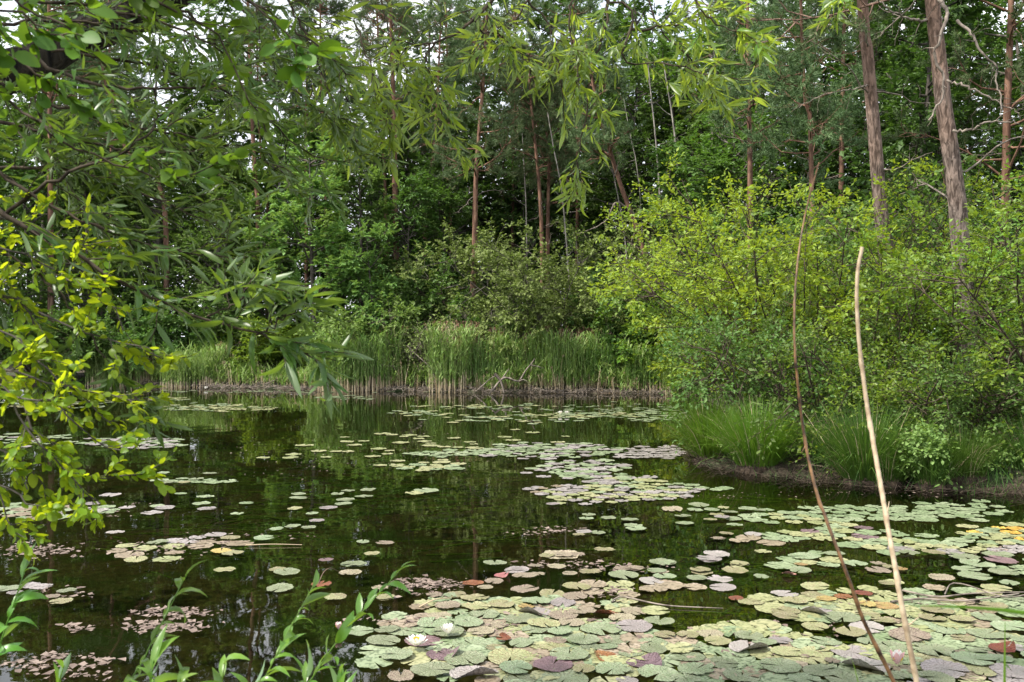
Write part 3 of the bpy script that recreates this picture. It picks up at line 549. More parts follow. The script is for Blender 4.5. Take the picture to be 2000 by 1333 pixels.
for v, f_, q in zip(gs.V, gs.F, gs.v): pass
tag(gd.build('dry_reed_bases', M['dry']), 'straw coloured stalk bases along the far waterline', 'dry reeds', kind='stuff')
sp = shore_pts(900, rng, (17, 26), -.3, .2); N = len(sp); d = nrm(rng.normal(0, 1, (N, 3)) * (1, .6, .35)); L_ = rng.uniform(.15, .6, N)
P = np.stack([np.concatenate([sp, np.maximum(gz(sp[:, 0], sp[:, 1]), 0)[:, None] + .03 + .1 * rng.random((N, 1))], 1) + d * L_[:, None] * t for t in np.linspace(-.5, .5, 4)], 1); P = np.stack([P[:, 0], P[:, 1], P[:, 2], P[:, 3]], 1); P[:, :, 2] = np.maximum(P[:, :, 2], .006)
tag(Geo().add(*tubes(P, .010, 3, rng.random(N))).build('reed_litter', M['dead']), 'broken dry reed litter lying at the far waterline', 'plant litter', kind='stuff')
# driftwood
def wood(name, lab, polys, mat='dead', group=None):
    c = np.array(polys[0][0][0]); e = empty(name, c, lab, 'dead branch', group)
    for q, (pts, r0, r1) in enumerate(polys):
        P = resample(np.array(pts) - c, 14); Geo().add(*tubes(P[None], np.linspace(r0 * .65, r1 * .65, 14)[None], 7)[:2]).build('trunk' if q == 0 else 'branch', M[mat], e)
Yd = 32.4
wood('driftwood', 'bleached driftwood with one branch curving up out of the water before the reeds', [([W(960, 765, Yd), W(985, 738, Yd), W(1012, 745, Yd), W(1026, 725, Yd), W(1040, 708, Yd), W(1045, 700, Yd)], .07, .03), ([W(1012, 746, Yd), W(1022, 742, Yd - .2), W(1030, 746, Yd - .3)], .04, .02), ([W(1036, 714, Yd), W(1050, 716, Yd), W(1062, 720, Yd)], .03, .015),
    ([W(966, 730, Yd), W(978, 745, Yd), W(985, 768, Yd)], .09, .05), ([W(995, 720, Yd), W(980, 740, Yd), W(955, 770, Yd)], .03, .02), ([W(930, 765, Yd), W(958, 740, Yd), W(968, 735, Yd)], .04, .03)])
wood('fallen_branch', 'pale fallen branch slanting into the brown gap between the reed clumps', [([W(795, 675, 34), W(815, 695, 33.9), W(842, 720, 33.6), W(850, 745, 33.4)], .03, .02)])
wood('fallen_branch', 'thin pale branch lying at the low reeds on the left', [([W(515, 752, 35.6), W(540, 742, 35.6), W(580, 730, 35.8)], .03, .015), ([W(535, 745, 35.6), W(528, 736, 35.6)], .02, .01)])
wood('snag', 'short broken grey snag standing behind the brown gap', [([W(842, 700, 36.5), W(843, 600, 36.5), W(846, 565, 36.5)], .10, .05), ([W(846, 580, 36.5), W(860, 566, 36.4), W(895, 557, 36.2)], .03, .015)], 'pale')

# ---------------------------------------------------------------- water lilies
def padmat(name, c1, c2, c3, grain, rough=.31, spec=.5):
    m, n, out = newmat(name)
    t = n.nodes.new('ShaderNodeTexCoord'); s = n.nodes.new('ShaderNodeSeparateXYZ'); n.links.new(t.outputs['Object'], s.inputs[0])
    oi = n.nodes.new('ShaderNodeObjectInfo')
    def nz_(scale, det=4):
        z = n.nodes.new('ShaderNodeTexNoise'); z.noise_dimensions = '4D'; z.inputs['Scale'].default_value = scale; z.inputs['Detail'].default_value = det
        n.links.new(t.outputs['Object'], z.inputs['Vector']); n.links.new(math_(n, 'MULTIPLY', oi.outputs['Random'], 40), z.inputs['W']); return z.outputs['Fac']
    an = math_(n, 'ARCTAN2', s.outputs['Y'], s.outputs['X'])
    vein = ramp(n, math_(n, 'ABSOLUTE', math_(n, 'SINE', math_(n, 'MULTIPLY', an, 9))), .0, .16, (1, 1, 1), (0, 0, 0))
    c = mixc(n, c1, c2, ramp(n, nz_(1.6), .35, .65))
    c = mixc(n, c, tuple(min(1, a * 1.25 + .02) for a in c1), math_(n, 'MULTIPLY', vein, .55))
    c = mixc(n, c, c3, ramp(n, nz_(11, 5), .62 - grain * .2, .70 - grain * .15))
    hs = n.nodes.new('ShaderNodeHueSaturation'); n.links.new(c, hs.inputs['Color']); n.links.new(math_(n, 'ADD', math_(n, 'MULTIPLY', oi.outputs['Random'], .4), .8), hs.inputs['Value'])
    n.links.new(math_(n, 'ADD', math_(n, 'MULTIPLY', oi.outputs['Random'], .04), .48), hs.inputs['Hue'])
    p = n.nodes.new('ShaderNodeBsdfPrincipled'); n.links.new(hs.outputs[0], p.inputs['Base Color']); p.inputs['Specular IOR Level'].default_value = spec
    n.links.new(math_(n, 'ADD', math_(n, 'MULTIPLY', nz_(5), .35), rough - .17), p.inputs['Roughness'])
    n.links.new(bump(n, math_(n, 'ADD', nz_(9, 4), math_(n, 'MULTIPLY', vein, .3)), .02), p.inputs['Normal']); n.links.new(p.outputs[0], out.inputs[0]); return m
KN = {'G': ('pale green', padmat('lily_green', (.17, .215, .115), (.24, .275, .17), (.14, .11, .07), .25)), 'Y': ('yellow green', padmat('lily_yellow', (.23, .245, .11), (.31, .29, .165), (.18, .12, .07), .5)),
      'B': ('brown speckled', padmat('lily_brown', (.24, .215, .14), (.29, .24, .175), (.12, .08, .06), .6, .6, .35)), 'P': ('dusky purple', padmat('lily_purple', (.12, .075, .085), (.19, .12, .13), (.08, .05, .04), .2, .34)),
      'L': ('greyish lilac', padmat('lily_lilac', (.24, .22, .20), (.30, .26, .25), (.16, .10, .09), .1, .32, .6)), 'R': ('rust red', padmat('lily_rust', (.16, .045, .02), (.25, .10, .04), (.08, .03, .02), .3)),
      'O': ('orange yellow', padmat('lily_orange', (.36, .29, .10), (.34, .23, .09), (.25, .10, .03), .3)), 'K': ('pink', padmat('lily_pink', (.38, .14, .13), (.42, .22, .17), (.2, .05, .05), .1))}
def pad_mesh(form, seed):
    rng = np.random.default_rng(seed); A = 46; g0 = rng.uniform(.05, .22); th = np.linspace(g0, 2 * PI - g0, A); ph = rng.random(6) * 6.28
    el = 1 + .05 * np.cos(2 * th + ph[0]) + .02 * np.cos(3 * th + ph[1])
    edge = el.copy()
    if form == 'scalloped': edge *= 1 - .075 * np.abs(np.sin(th * rng.integers(7, 11) + ph[2])) - .03 * rng.random(A)
    elif form == 'torn':
        edge *= 1 - .10 * rng.random(A); 
        for _ in range(rng.integers(2, 5)): a = rng.uniform(.3, 6); edge *= 1 - rng.uniform(.2, .5) * np.exp(-((th - a) / rng.uniform(.06, .2)) ** 2)
    else: edge *= 1 - .012 * rng.random(A)
    R = [0.02, .3, .6, .86, 1.0]; V = []; rim = rng.uniform(.015, .05); ca = rng.uniform(0, 6.28)
    for k, r in enumerate(R):
        rr = edge * r if k >= 3 else el * r * np.minimum(1, edge + .1)
        z = .014 * np.sin(3 * th + ph[3]) * r ** 2 + .010 * np.sin(7 * th + ph[4]) * r ** 3 + (rim if k == 4 else 0) * (.5 + .5 * np.sin(5 * th + ph[5])) + .012 * np.sin(18 * th) * (k == 4) - .012 * (k == 0)
        if form == 'curled':
            lift = np.clip(np.cos(th - ca) - .35, 0, 1); z = z + lift * r ** 2 * .75; rr = rr * (1 - .45 * lift * r)
        V.append(np.stack([rr * np.cos(th), rr * np.sin(th), z], -1))
    V = np.concatenate(V); i, k = np.meshgrid(np.arange(A - 1), np.arange(4)); b = (k * A + i).ravel(); return V, np.stack([b, b + 1, b + A + 1, b + A], -1)
FORMS = ['round', 'scalloped', 'torn', 'curled']; FW = {'round': 'smooth edged', 'scalloped': 'wavy edged', 'torn': 'tattered', 'curled': 'curled up'}
PM = {f: [pad_mesh(f, 60 + 10 * q + k) for k in range(5)] for q, f in enumerate(FORMS)}; PC = {}
ORIG = {1: (640, 1080, 2.94), 2: (1320, 1080, 2.94), 3: (1000, 900, 4.0), 7: (0, 860, 2.222)}
HAND = {1: "255,17,95,Y 150,75,150,G 130,117,150,B 55,267,120,Y 330,267,120,Y 452,266,60,Y 960,70,140,G 1340,18,250,B 1085,108,150,L 1010,135,120,K 1130,142,150,B 1210,130,90,B 835,183,130,R 955,175,120,B 905,207,100,B 1390,130,100,B 1510,120,140,Y 1690,97,110,B 1780,95,90,B 1700,133,190,G 1860,167,150,L 1935,150,130,G 1925,65,150,G 1905,112,140,B 610,253,100,B 730,250,130,Y 845,270,180,Y 1130,225,180,B 1290,240,170,Y 1430,205,170,Y 1420,265,160,B 690,318,170,B 850,322,190,Y 1195,290,170,G 1350,296,170,L 1000,308,170,Y 1140,319,110,O 900,362,190,G 1190,350,200,L 1350,376,180,B 1460,350,170,B 640,370,160,B 600,410,200,G 810,415,200,G 1110,390,190,G 950,425,180,B 1240,420,190,Y 1400,412,150,B 1755,342,170,B 1600,358,160,R 1690,388,170,B 1905,408,180,G 340,450,150,G 180,470,200,G 430,445,270,G 320,518,210,G 690,470,210,G 1190,450,170,G 1330,468,150,G 1570,450,240,G 1760,436,210,L 1830,475,70,K 1935,482,130,Y 550,515,230,P 880,458,170,B 830,530,260,G 680,592,230,P 1010,508,90,R 1110,527,160,G 1300,510,150,B 1470,510,190,G 1660,505,180,G 1860,525,190,G 400,605,210,G 970,552,130,Y 1310,555,200,Y 1510,548,120,G 1610,545,120,G 790,628,250,G 1050,605,290,Y 1385,595,240,G 1580,600,170,R 1740,582,160,G 1870,565,170,G 600,688,260,G 845,708,290,L 1080,675,230,G 1295,655,250,P 1470,685,150,Y 1640,680,240,G 1825,640,220,P 1900,700,260,G 420,725,180,B 1100,728,200,G 1360,732,300,G 1720,738,130,L 1060,348,70,K",
 2: "240,17,150,L 190,45,150,L 740,25,190,G 910,17,140,G 605,55,75,B 365,70,120,Y 717,80,80,O 1025,73,145,G 1160,70,100,B 1160,107,160,B 1240,90,110,Y 1295,104,80,O 150,115,140,Y 340,112,150,Y 490,147,100,G 525,95,60,O 715,115,140,G 650,133,80,K 120,150,120,G 250,166,160,L 270,205,150,L 800,200,170,Y 625,240,170,L 790,247,150,Y 865,272,120,O 960,260,120,R 1075,247,110,R 430,288,150,Y 345,268,90,R 685,290,150,Y 875,312,180,G 1100,310,120,O 1200,315,150,O 630,345,170,Y 630,378,150,Y 820,350,200,L 960,385,200,G 1100,358,150,Y 1190,400,150,Y 1265,368,140,Y 800,428,185,Y 1005,467,190,Y 1095,438,220,L 1340,490,250,B 1210,185,100,Y 1525,152,160,B 1660,30,190,G 1850,20,180,G 1865,55,200,P 1730,78,190,G 1670,108,170,G 1885,118,190,G 1715,148,200,G 1915,185,130,G 1840,212,180,Y 1800,240,150,Y 1340,10,130,G 1480,10,130,Y 1940,272,150,G 1590,295,150,Y 1820,312,180,Y 1470,388,170,Y 1640,398,150,Y 1500,345,200,Y 1560,445,240,G 1780,382,170,G 1920,438,240,G 1790,475,230,G 1650,500,150,Y 860,515,190,G 70,480,150,Y 200,478,160,B 100,543,200,G 240,518,170,Y 420,490,190,G 420,557,240,L 600,512,160,L 510,525,140,G 640,577,190,Y 810,580,200,Y 1010,575,260,L 1230,548,200,G 1480,570,240,G 1745,560,160,G 1950,548,150,L 1880,565,170,R 1620,565,80,B 60,600,220,G 260,640,220,G 120,682,230,G 380,712,260,G 600,668,260,G 790,620,200,Y 840,690,230,G 1090,672,280,L 1420,612,180,Y 1540,680,290,L 1700,625,250,G 1770,700,150,Y 1930,690,230,L 1270,722,150,G 1500,735,200,G 740,735,200,G 960,740,220,G 60,735,190,G 900,632,110,B 1860,620,160,G 1110,515,150,G 1980,500,140,G 1370,600,140,Y",
 3: "600,435,115,G 582,465,130,G 615,492,80,Y 755,450,135,G 825,462,90,Y 900,445,95,G 920,470,140,G 1170,500,100,G 950,515,170,G 970,542,180,G 1065,557,80,O 1350,495,150,G 1335,440,150,G 1460,360,180,G 1430,390,150,G 1250,385,200,B 1600,425,130,Y 1640,455,140,L 1725,460,150,G 1550,470,110,Y 1700,408,130,G 1560,392,120,G 1650,378,110,Y 1840,388,140,G 1930,400,110,G 1740,515,130,G 1960,535,90,Y 1675,577,110,Y 1885,580,145,L 1610,617,130,B 1310,587,80,B 1280,530,90,B 300,487,100,B 725,712,180,Y 500,745,160,B 400,752,170,B 270,757,140,Y 1180,808,200,G 1600,747,220,L 1545,782,200,L 1780,815,170,Y 1960,715,140,Y 1740,855,180,Y 90,580,100,B 180,578,90,L 420,595,100,G 520,590,110,Y 560,570,130,L 670,568,130,G 100,383,100,G 195,335,100,G 185,360,90,Y 320,352,110,L 420,340,100,G 460,365,75,G 860,850,150,B 960,848,150,B 1470,868,170,Y 1130,870,150,G 1640,812,90,B 350,840,150,B 180,840,120,B 60,862,130,L",
 7: "740,173,60,G 790,172,60,G 850,172,70,G 720,186,70,G 650,188,60,L 800,188,70,Y 860,190,50,G 710,146,60,G 910,146,60,G 500,207,60,G 550,203,50,G 610,238,42,G 805,237,40,Y 840,252,45,G 907,235,50,G 950,237,45,G 952,248,40,Y 1020,238,35,G 1295,238,65,G 1295,255,80,G 1410,235,60,G 1465,238,70,G 1510,222,65,G 1597,222,80,G 1580,247,80,G 1500,264,85,G 1490,283,80,G 1425,297,80,L 1280,298,75,Y 1130,328,55,O 1215,306,40,O 1195,320,60,Y 1355,323,65,G 1375,355,70,L 1270,382,75,G 1200,394,65,G 1340,384,75,G 1540,177,40,G 1850,225,110,G 1800,236,90,Y 1730,282,55,G 1575,443,65,G 1550,457,45,Y 1670,450,90,B 1615,502,70,Y 1415,530,72,P 1535,547,110,G 1515,577,90,Y 1205,567,88,Y 1245,580,110,G 1215,647,130,G 1455,690,105,Y 1395,637,100,R 1650,648,80,B 1670,690,90,Y 1765,690,40,Y 1935,730,110,B 975,570,100,Y 685,452,110,G 590,525,100,Y 935,418,100,L 1000,433,90,Y 1145,432,95,G 960,485,100,O 1010,495,90,Y 265,705,100,Y 290,665,90,G 230,690,70,B 40,650,100,G 70,665,80,L 1960,680,70,G 445,530,35,B 410,378,50,G 500,402,80,L 530,398,60,B 250,325,70,L 500,284,50,G 1630,300,60,B"}
rng = np.random.default_rng(2024); pads = []
for z_, txt in HAND.items():
    ox, oy, sc = ORIG[z_]
    for q in txt.split():
        a, b_, w_, k = q.split(','); px, py, wp = ox + float(a) / sc, oy + float(b_) / sc, float(w_) / sc
        if py > 1345: continue
        x, y = ON(px, py); r = wp / 2 / F * y * .97
        fm = rng.choice(FORMS[:3], p={'G': [.45, .45, .10], 'Y': [.3, .5, .2], 'B': [.1, .5, .4], 'P': [.8, .1, .1], 'L': [.6, .3, .1], 'R': [.3, .3, .4], 'O': [.3, .4, .3], 'K': [.5, .2, .3]}[k])
        if (k == 'R' and py > 1180) or (k == 'K') or (k in 'PL' and py > 1180 and rng.random() < .3): fm = 'curled'
        pads.append([px, py, x, y, r, k, fm])
def zone(px, py):
    s = 'left' if px < 700 else 'centre' if px < 1350 else 'right'
    b_ = 'at the bottom edge' if py > 1275 else 'in the dense raft' if py > 1215 else "at the raft's rim" if py > 1150 else 'behind the raft' if py > 1080 else 'in middle water' if py > 1010 else 'in farther water'
    return b_ + ' ' + s
pads = sorted(pads, key=lambda p: -p[4] / p[3])[:300]; cl = {}
for p in pads: cl.setdefault((p[6], p[5], zone(p[0], p[1])), []).append(p)
for (fm, k, zn), ps in cl.items():
    ps.sort(key=lambda p: p[0])
    for q, (px, py, x, y, r, _, _) in enumerate(ps):
        v = int(rng.integers(0, 5)); key = (fm, v, k)
        if key not in PC: o = Geo().add(*PM[fm][v]).build('lily_pad', KN[k][1]); PC[key] = o.data
        else: o = bpy.data.objects.new('lily_pad', PC[key]); COL.objects.link(o)
        o.location = (x, y, .006 + .018 * rng.random()); o.rotation_euler = (rng.normal(0, .022), rng.normal(0, .022), rng.random() * 6.28); o.scale = (r, r * rng.uniform(.9, 1.05), r)
        tag(o, '%s %s lily pad %s' % (FW[fm], KN[k][0], zn) + ('' if len(ps) == 1 else ', %s of %s from left' % (ORD[q], NUM[len(ps)])), 'lily pad', 'lily pads on the pond')
# the small far pads nobody could count one by one
ELL = [(410, 797, 90, 7, 75, 'GY'), (330, 780, 50, 3, 15, 'GY'), (270, 865, 72, 9, 60, 'GL'), (680, 777, 60, 4, 22, 'G'), (480, 765, 300, 3, 40, 'G'), (820, 808, 60, 6, 20, 'GY'), (930, 795, 120, 4, 30, 'GY'), (1000, 818, 160, 8, 40, 'GY'), (1160, 811, 100, 4, 50, 'GY'), (1180, 800, 180, 12, 50, 'G'),
       (1280, 812, 70, 10, 40, 'G'), (1080, 880, 120, 12, 75, 'GGL'), (960, 885, 62, 5, 22, 'G'), (870, 888, 60, 4, 12, 'G'), (830, 912, 55, 6, 20, 'GY'), (1130, 918, 70, 14, 42, 'GL'), (1210, 945, 60, 14, 36, 'GLY'), (1270, 962, 75, 12, 32, 'GLY'), (1160, 970, 80, 12, 26, 'LY'), (1110, 960, 60, 10, 25, 'BL'), (1330, 955, 60, 8, 20, 'G'), (1290, 885, 80, 10, 30, 'L'), (370, 940, 50, 4, 8, 'G'),
       (200, 995, 40, 5, 10, 'GL'), (60, 860, 120, 12, 25, 'GL'), (130, 790, 130, 12, 60, 'GY'), (60, 1000, 80, 12, 20, 'GB'), (300, 985, 200, 22, 12, 'GL'), (780, 870, 320, 30, 40, 'Y'), (1700, 1003, 120, 12, 42, 'G'), (1860, 1000, 90, 12, 45, 'G'), (1620, 1012, 80, 12, 30, 'GY'), (1940, 1045, 60, 14, 28, 'GYGYO'), (1790, 1060, 120, 10, 26, 'GY'), (1530, 1010, 70, 10, 22, 'G'), (1880, 1075, 110, 12, 25, 'GYL'),
       (1650, 1045, 100, 10, 22, 'GYP'), (1500, 1050, 70, 8, 10, 'GB'), (1960, 1110, 60, 18, 14, 'G'), (1580, 1095, 60, 14, 8, 'GY'), (1970, 1180, 40, 14, 6, 'G'), (1050, 1190, 180, 16, 24, 'BYG'), (1240, 1150, 120, 10, 14, 'BY'), (900, 1215, 120, 14, 10, 'GB'), (1500, 1295, 330, 38, 55, 'GYBG'), (1080, 1275, 260, 50, 60, 'GYBG'), (1850, 1250, 160, 70, 60, 'GYGB'), (1700, 1310, 260, 30, 30, 'GYL'), (1000, 1190, 160, 22, 26, 'GYB'), (1650, 1180, 130, 30, 26, 'GYY'),
       (1450, 1235, 90, 10, 8, 'GY'), (300, 1075, 90, 14, 8, 'YB'), (380, 1060, 60, 10, 8, 'BL'), (30, 1150, 50, 10, 6, 'GL')]
occ = np.array([[p[2], p[3], p[4]] for p in pads]); GG = {}
for cx, cy_, rx, ry, n_, ks in ELL:
    made = tries = 0
    while made < n_ and tries < n_ * 12:
        tries += 1; a = rng.random() * 6.28; rr = math.sqrt(rng.random()) * (1 + .25 * rng.normal()); px, py = cx + rx * rr * math.cos(a), cy_ + ry * rr * math.sin(a)
        if py < 757 or py > 1345: continue
        x, y = ON(px, py); r = rng.uniform(.075, .135) if py > 940 else rng.uniform(.09, .17)
        if sdist(x, y) > -.15 or (np.hypot(occ[:, 0] - x, occ[:, 1] - y) < (occ[:, 2] + r) * (.5 if py > 1170 else .72)).any(): continue
        occ = np.vstack([occ, [x, y, r]]); k = ks[rng.integers(0, len(ks))]; fm = FORMS[rng.integers(0, 3)]; V, Fq = PM[fm][rng.integers(0, 5)]; a = rng.random() * 6.28
        V2 = V @ np.array([[math.cos(a), math.sin(a), 0], [-math.sin(a), math.cos(a), 0], [0, 0, 1]]) * r + (x, y, .003 + .006 * rng.random()); GG.setdefault(k, Geo()).add(V2, Fq); made += 1
SM = {'G': ((.16, .21, .11), (.24, .28, .17)), 'Y': ((.22, .24, .11), (.30, .29, .16)), 'B': ((.19, .15, .10), (.27, .22, .16)), 'L': ((.20, .18, .17), (.30, .27, .26)), 'O': ((.42, .24, .05), (.5, .36, .08)), 'P': ((.12, .08, .09), (.2, .13, .14))}
allg = Geo(); mats = list(GG)
me0 = None; fcount = []
for k in mats:
    for V, Fq, v in zip(GG[k].V, GG[k].F, GG[k].v): allg.V.append(V); allg.F.append(np.where(Fq >= 0, Fq - GG[k].F[0].min() * 0 + allg.n * 0, Fq)); allg.v.append(np.full(len(Fq), rng.random())); 
    fcount.append(sum(len(f) for f in GG[k].F))
off = 0; i0 = 0
for k in mats:
    for q in range(len(GG[k].F)): allg.F[i0] = allg.F[i0] + off; i0 += 1
    off += GG[k].n
o = allg.build('small_lily_pads', plain('lily_far_' + mats[0], *SM[mats[0]], rough=.36, scale=45, at=True, spec=.5))
for k in mats[1:]: o.data.materials.append(plain('lily_far_' + k, *SM[k], rough=.36, scale=45, at=True, spec=.5))
o.data.polygons.foreach_set('material_index', np.repeat(np.arange(len(mats)), fcount).astype(np.int32)); tag(o, 'many small lily pads strewn over the farther water and between the large ones', 'lily pads', kind='stuff')
# rotted shreds of leaf between the pads
FR = [(70, 1075, 75, 14, 420), (330, 1075, 110, 16, 120), (270, 985, 60, 6, 20), (420, 1055, 60, 8, 60), (830, 1142, 75, 12, 380), (850, 1165, 60, 6, 90), (340, 1198, 70, 10, 260), (320, 1225, 75, 14, 300), (150, 1228, 35, 8, 60), (115, 1285, 40, 10, 80), (190, 1290, 30, 6, 40), (60, 1300, 60, 14, 90), (150, 1310, 90, 20, 120), (115, 1160, 60, 12, 90), (790, 1215, 80, 6, 90), (1180, 970, 60, 8, 90),
      (1080, 1035, 60, 8, 80), (1040, 1045, 60, 6, 60), (1100, 1105, 120, 10, 160), (1210, 1110, 90, 8, 90), (1200, 1160, 40, 14, 80), (1090, 1210, 160, 20, 160), (1450, 970, 200, 6, 80), (1750, 965, 200, 6, 120), (1950, 1080, 60, 10, 40), (1500, 1250, 250, 30, 120), (950, 1230, 120, 14, 120), (700, 880, 300, 34, 260), (230, 1010, 60, 8, 30), (600, 915, 200, 20, 80), (1780, 1180, 160, 8, 90), (560, 1045, 90, 10, 20)]
g = Geo()
for cx, cy_, rx, ry, n_ in FR:
    for _ in range(int(n_ * .5)):
        a = rng.random() * 6.28; rr = math.sqrt(rng.random()) * (1 + .3 * rng.normal()); x, y = ON(cx + rx * rr * math.cos(a), cy_ + ry * rr * math.sin(a))
        if sdist(x, y) > -.05: continue
        k = rng.integers(5, 8); th = np.sort(rng.random(k) * 6.28); r = rng.uniform(.007, .045) * (.7 if y > 11 else 1); q = rng.uniform(.4, 1, k)
        V = np.vstack([[0, 0, .004], np.stack([np.cos(th) * q, np.sin(th) * q, rng.uniform(-.1, .25, k)], -1)]) * r + (x, y, .004 + .004 * rng.random())
        g.add(V, [(0, 1 + i, 1 + (i + 1) % k) for i in range(k)], np.full(k, rng.random()))
tag(g.build('leaf_shreds', plain('rotting_leaf', (.09, .062, .05), (.22, .17, .14), .55, at=True)), 'pinkish brown shreds of rotting leaves drifting between the pads', 'plant debris', kind='stuff')
# flowers
PETAL = leaf_tmpl([0, .3, .6, .85, 1], [.06, .17, .19, .11, .01], -.9, .5)
WHITE = plain('petal_white', (.80, .78, .74), (.86, .84, .80), .45, 6, tf=.25); YEL = plain('stamen_yellow', (.75, .50, .03), (.82, .62, .06), .5, 9); PINK = plain('petal_pink', (.62, .30, .30), (.80, .60, .58), .5, 6)
def flower(px, py, dpx, openness, lab):
    x, y = ON(px, py); r = dpx / F * y / 2 * 1.3; e = empty('water_lily_flower', (x, y, .035), lab, 'flower', 'white water lily flowers'); rr = np.random.default_rng(int(px)); w_, s_, o_ = Geo(), Geo(), Geo()
    for ring, (n_, el, ln) in enumerate(((6, .12, 1.05), (8, .32, 1.0), (8, .58, .85), (6, .85, .62))):
        el = el + (1 - openness) * .8; a = np.arange(n_) * 2 * PI / n_ + ring * .4 + rr.normal(0, .06, n_); el = np.minimum(el + rr.normal(0, .06, n_), 1.5)
        d = np.stack([np.cos(a) * np.cos(el), np.sin(a) * np.cos(el), np.sin(el)], -1); nn = np.stack([-np.cos(a) * np.sin(el), -np.sin(a) * np.sin(el), np.cos(el)], -1)
        (o_ if ring == 0 else w_).add(*scatter(PETAL, np.stack([np.cos(a), np.sin(a), a * 0], -1) * .05 * r, d, nn, ln * r, rr.random(n_)))
    a = rr.random(36) * 6.28; el = rr.uniform(.6, 1.5, 36); d = np.stack([np.cos(a) * np.cos(el), np.sin(a) * np.cos(el), np.sin(el)], -1); b = d * .04 * r + (0, 0, .1 * r)
    s_.add(*tubes(np.stack([b, b + d * .25 * r, b + d * .45 * r + UP * .08 * r], 1), .045 * r, 4)[:2])
    o_.build('sepals', PINK if openness < .5 else WHITE, e); w_.build('petals', WHITE, e); s_.build('stamens', YEL, e)
flower(813, 1272, 38, 1, 'open white water lily flower with a yellow centre lying on purple pads'); flower(875, 1249, 32, .55, 'cupped white water lily flower just behind the open one'); flower(1752, 1309, 42, .35, 'pink based white water lily flower between the two foreground stems')
flower(1094, 812, 11, .6, 'left one of two tiny white flowers on the far pads'); flower(1107, 812, 11, .6, 'right one of two tiny white flowers on the far pads'); flower(402, 762, 9, .6, 'tiny white flower by the far reeds on the left'); flower(661, 1240, 22, .3, 'half hidden whitish flower bud at the left edge of the raft')
# submerged weed
g = Geo(); P = []
for cx, cy_, rx, ry, n_ in [(650, 900, 260, 60, 200), (350, 1000, 220, 60, 60), (950, 1000, 250, 50, 25), (1600, 1090, 350, 60, 70), (1350, 1200, 200, 40, 40), (1350, 930, 120, 30, 80)]:
    for _ in range(n_):
        a = rng.random() * 6.28; rr = math.sqrt(rng.random()); x, y = ON(cx + rx * rr * math.cos(a), cy_ + ry * rr * math.sin(a)); h0 = rng.normal(.2, .5); L_ = rng.uniform(.4, 1.6); c = np.array([x, y, -rng.uniform(.06, .4)])
        pt = [c]
        for k in range(6): h0 += rng.normal(0, .25); c = c + np.array([math.cos(h0), math.sin(h0) * .8, rng.normal(0, .02)]) * L_ / 6; c[2] = min(c[2], -.012); pt.append(c)
        P.append(pt)
P = np.array(P); P = P[sdist(P[:, 0, 0], P[:, 0, 1]) < -.8]
tag(g.add(*tubes(P, .003 + .006 * rng.random((len(P), 1)), 4, rng.random(len(P)))).build('pond_weed', plain('pond_weed', (.06, .13, .02), (.16, .24, .05), .6, at=True)), 'stringy green weed drifting just under the water', 'pond weed', kind='stuff')
def stick(name, lab, cat, px_pts, r, mat, z=.012, group=None):
    P = resample(np.array([[*ON(a, b_), z + h_] for a, b_, h_ in px_pts]), 16); Geo().add(*tubes(P[None], r * np.linspace(1, .5, 16)[None], 6)[:2])
    c = P[0].copy(); o = Geo().add(*tubes((P - c)[None], r * np.linspace(1, .5, 16)[None], 6)[:2]).build(name, M[mat]); o.location = c; tag(o, lab, cat, group)
GF = 'dead reed stems floating on the pond'
stick('floating_stem', 'long curved brown stem floating in the open water within the raft', 'floating stem', [(1195, 1180, 0), (1215, 1172, .01), (1300, 1186, 0), (1412, 1192, 0)], .007, 'dead', group=GF)
stick('floating_stem', 'straw stem floating beneath the pale foreground reed', 'floating stem', [(1762, 1162, .02), (1830, 1172, .01), (1900, 1168, .02), (2010, 1160, 0)], .008, 'dead', group=GF)
stick('floating_stem', 'dark straw stem arching at the right end of the floating pile', 'floating stem', [(1845, 1168, .01), (1858, 1157, .05), (1890, 1160, .05), (1960, 1172, .01), (2010, 1164, 0)], .006, 'dead', group=GF)
stick('floating_stem', 'lower straw stem of the floating pile at the right', 'floating stem', [(1740, 1182, .01), (1800, 1176, .01), (1880, 1180, .01), (1990, 1166, .01)], .009, 'dead', group=GF)
stick('floating_stem', 'short slanting straw at the far rim of the raft left of centre', 'floating stem', [(818, 1190, 0), (850, 1180, .02), (880, 1172, 0)], .006, 'dry', group=GF)
stick('floating_stem', 'thin straw lying across the open water on the left', 'floating stem', [(480, 1068, 0), (530, 1067, .005), (590, 1067, 0)], .005, 'dry', group=GF)
stick('lily_stalk', 'orange brown lily stalk arching up to the rust red pad', 'stalk', [(622, 1146, .01), (632, 1134, .05), (645, 1128, .06), (662, 1122, .01)], .004, 'pine', group=None)

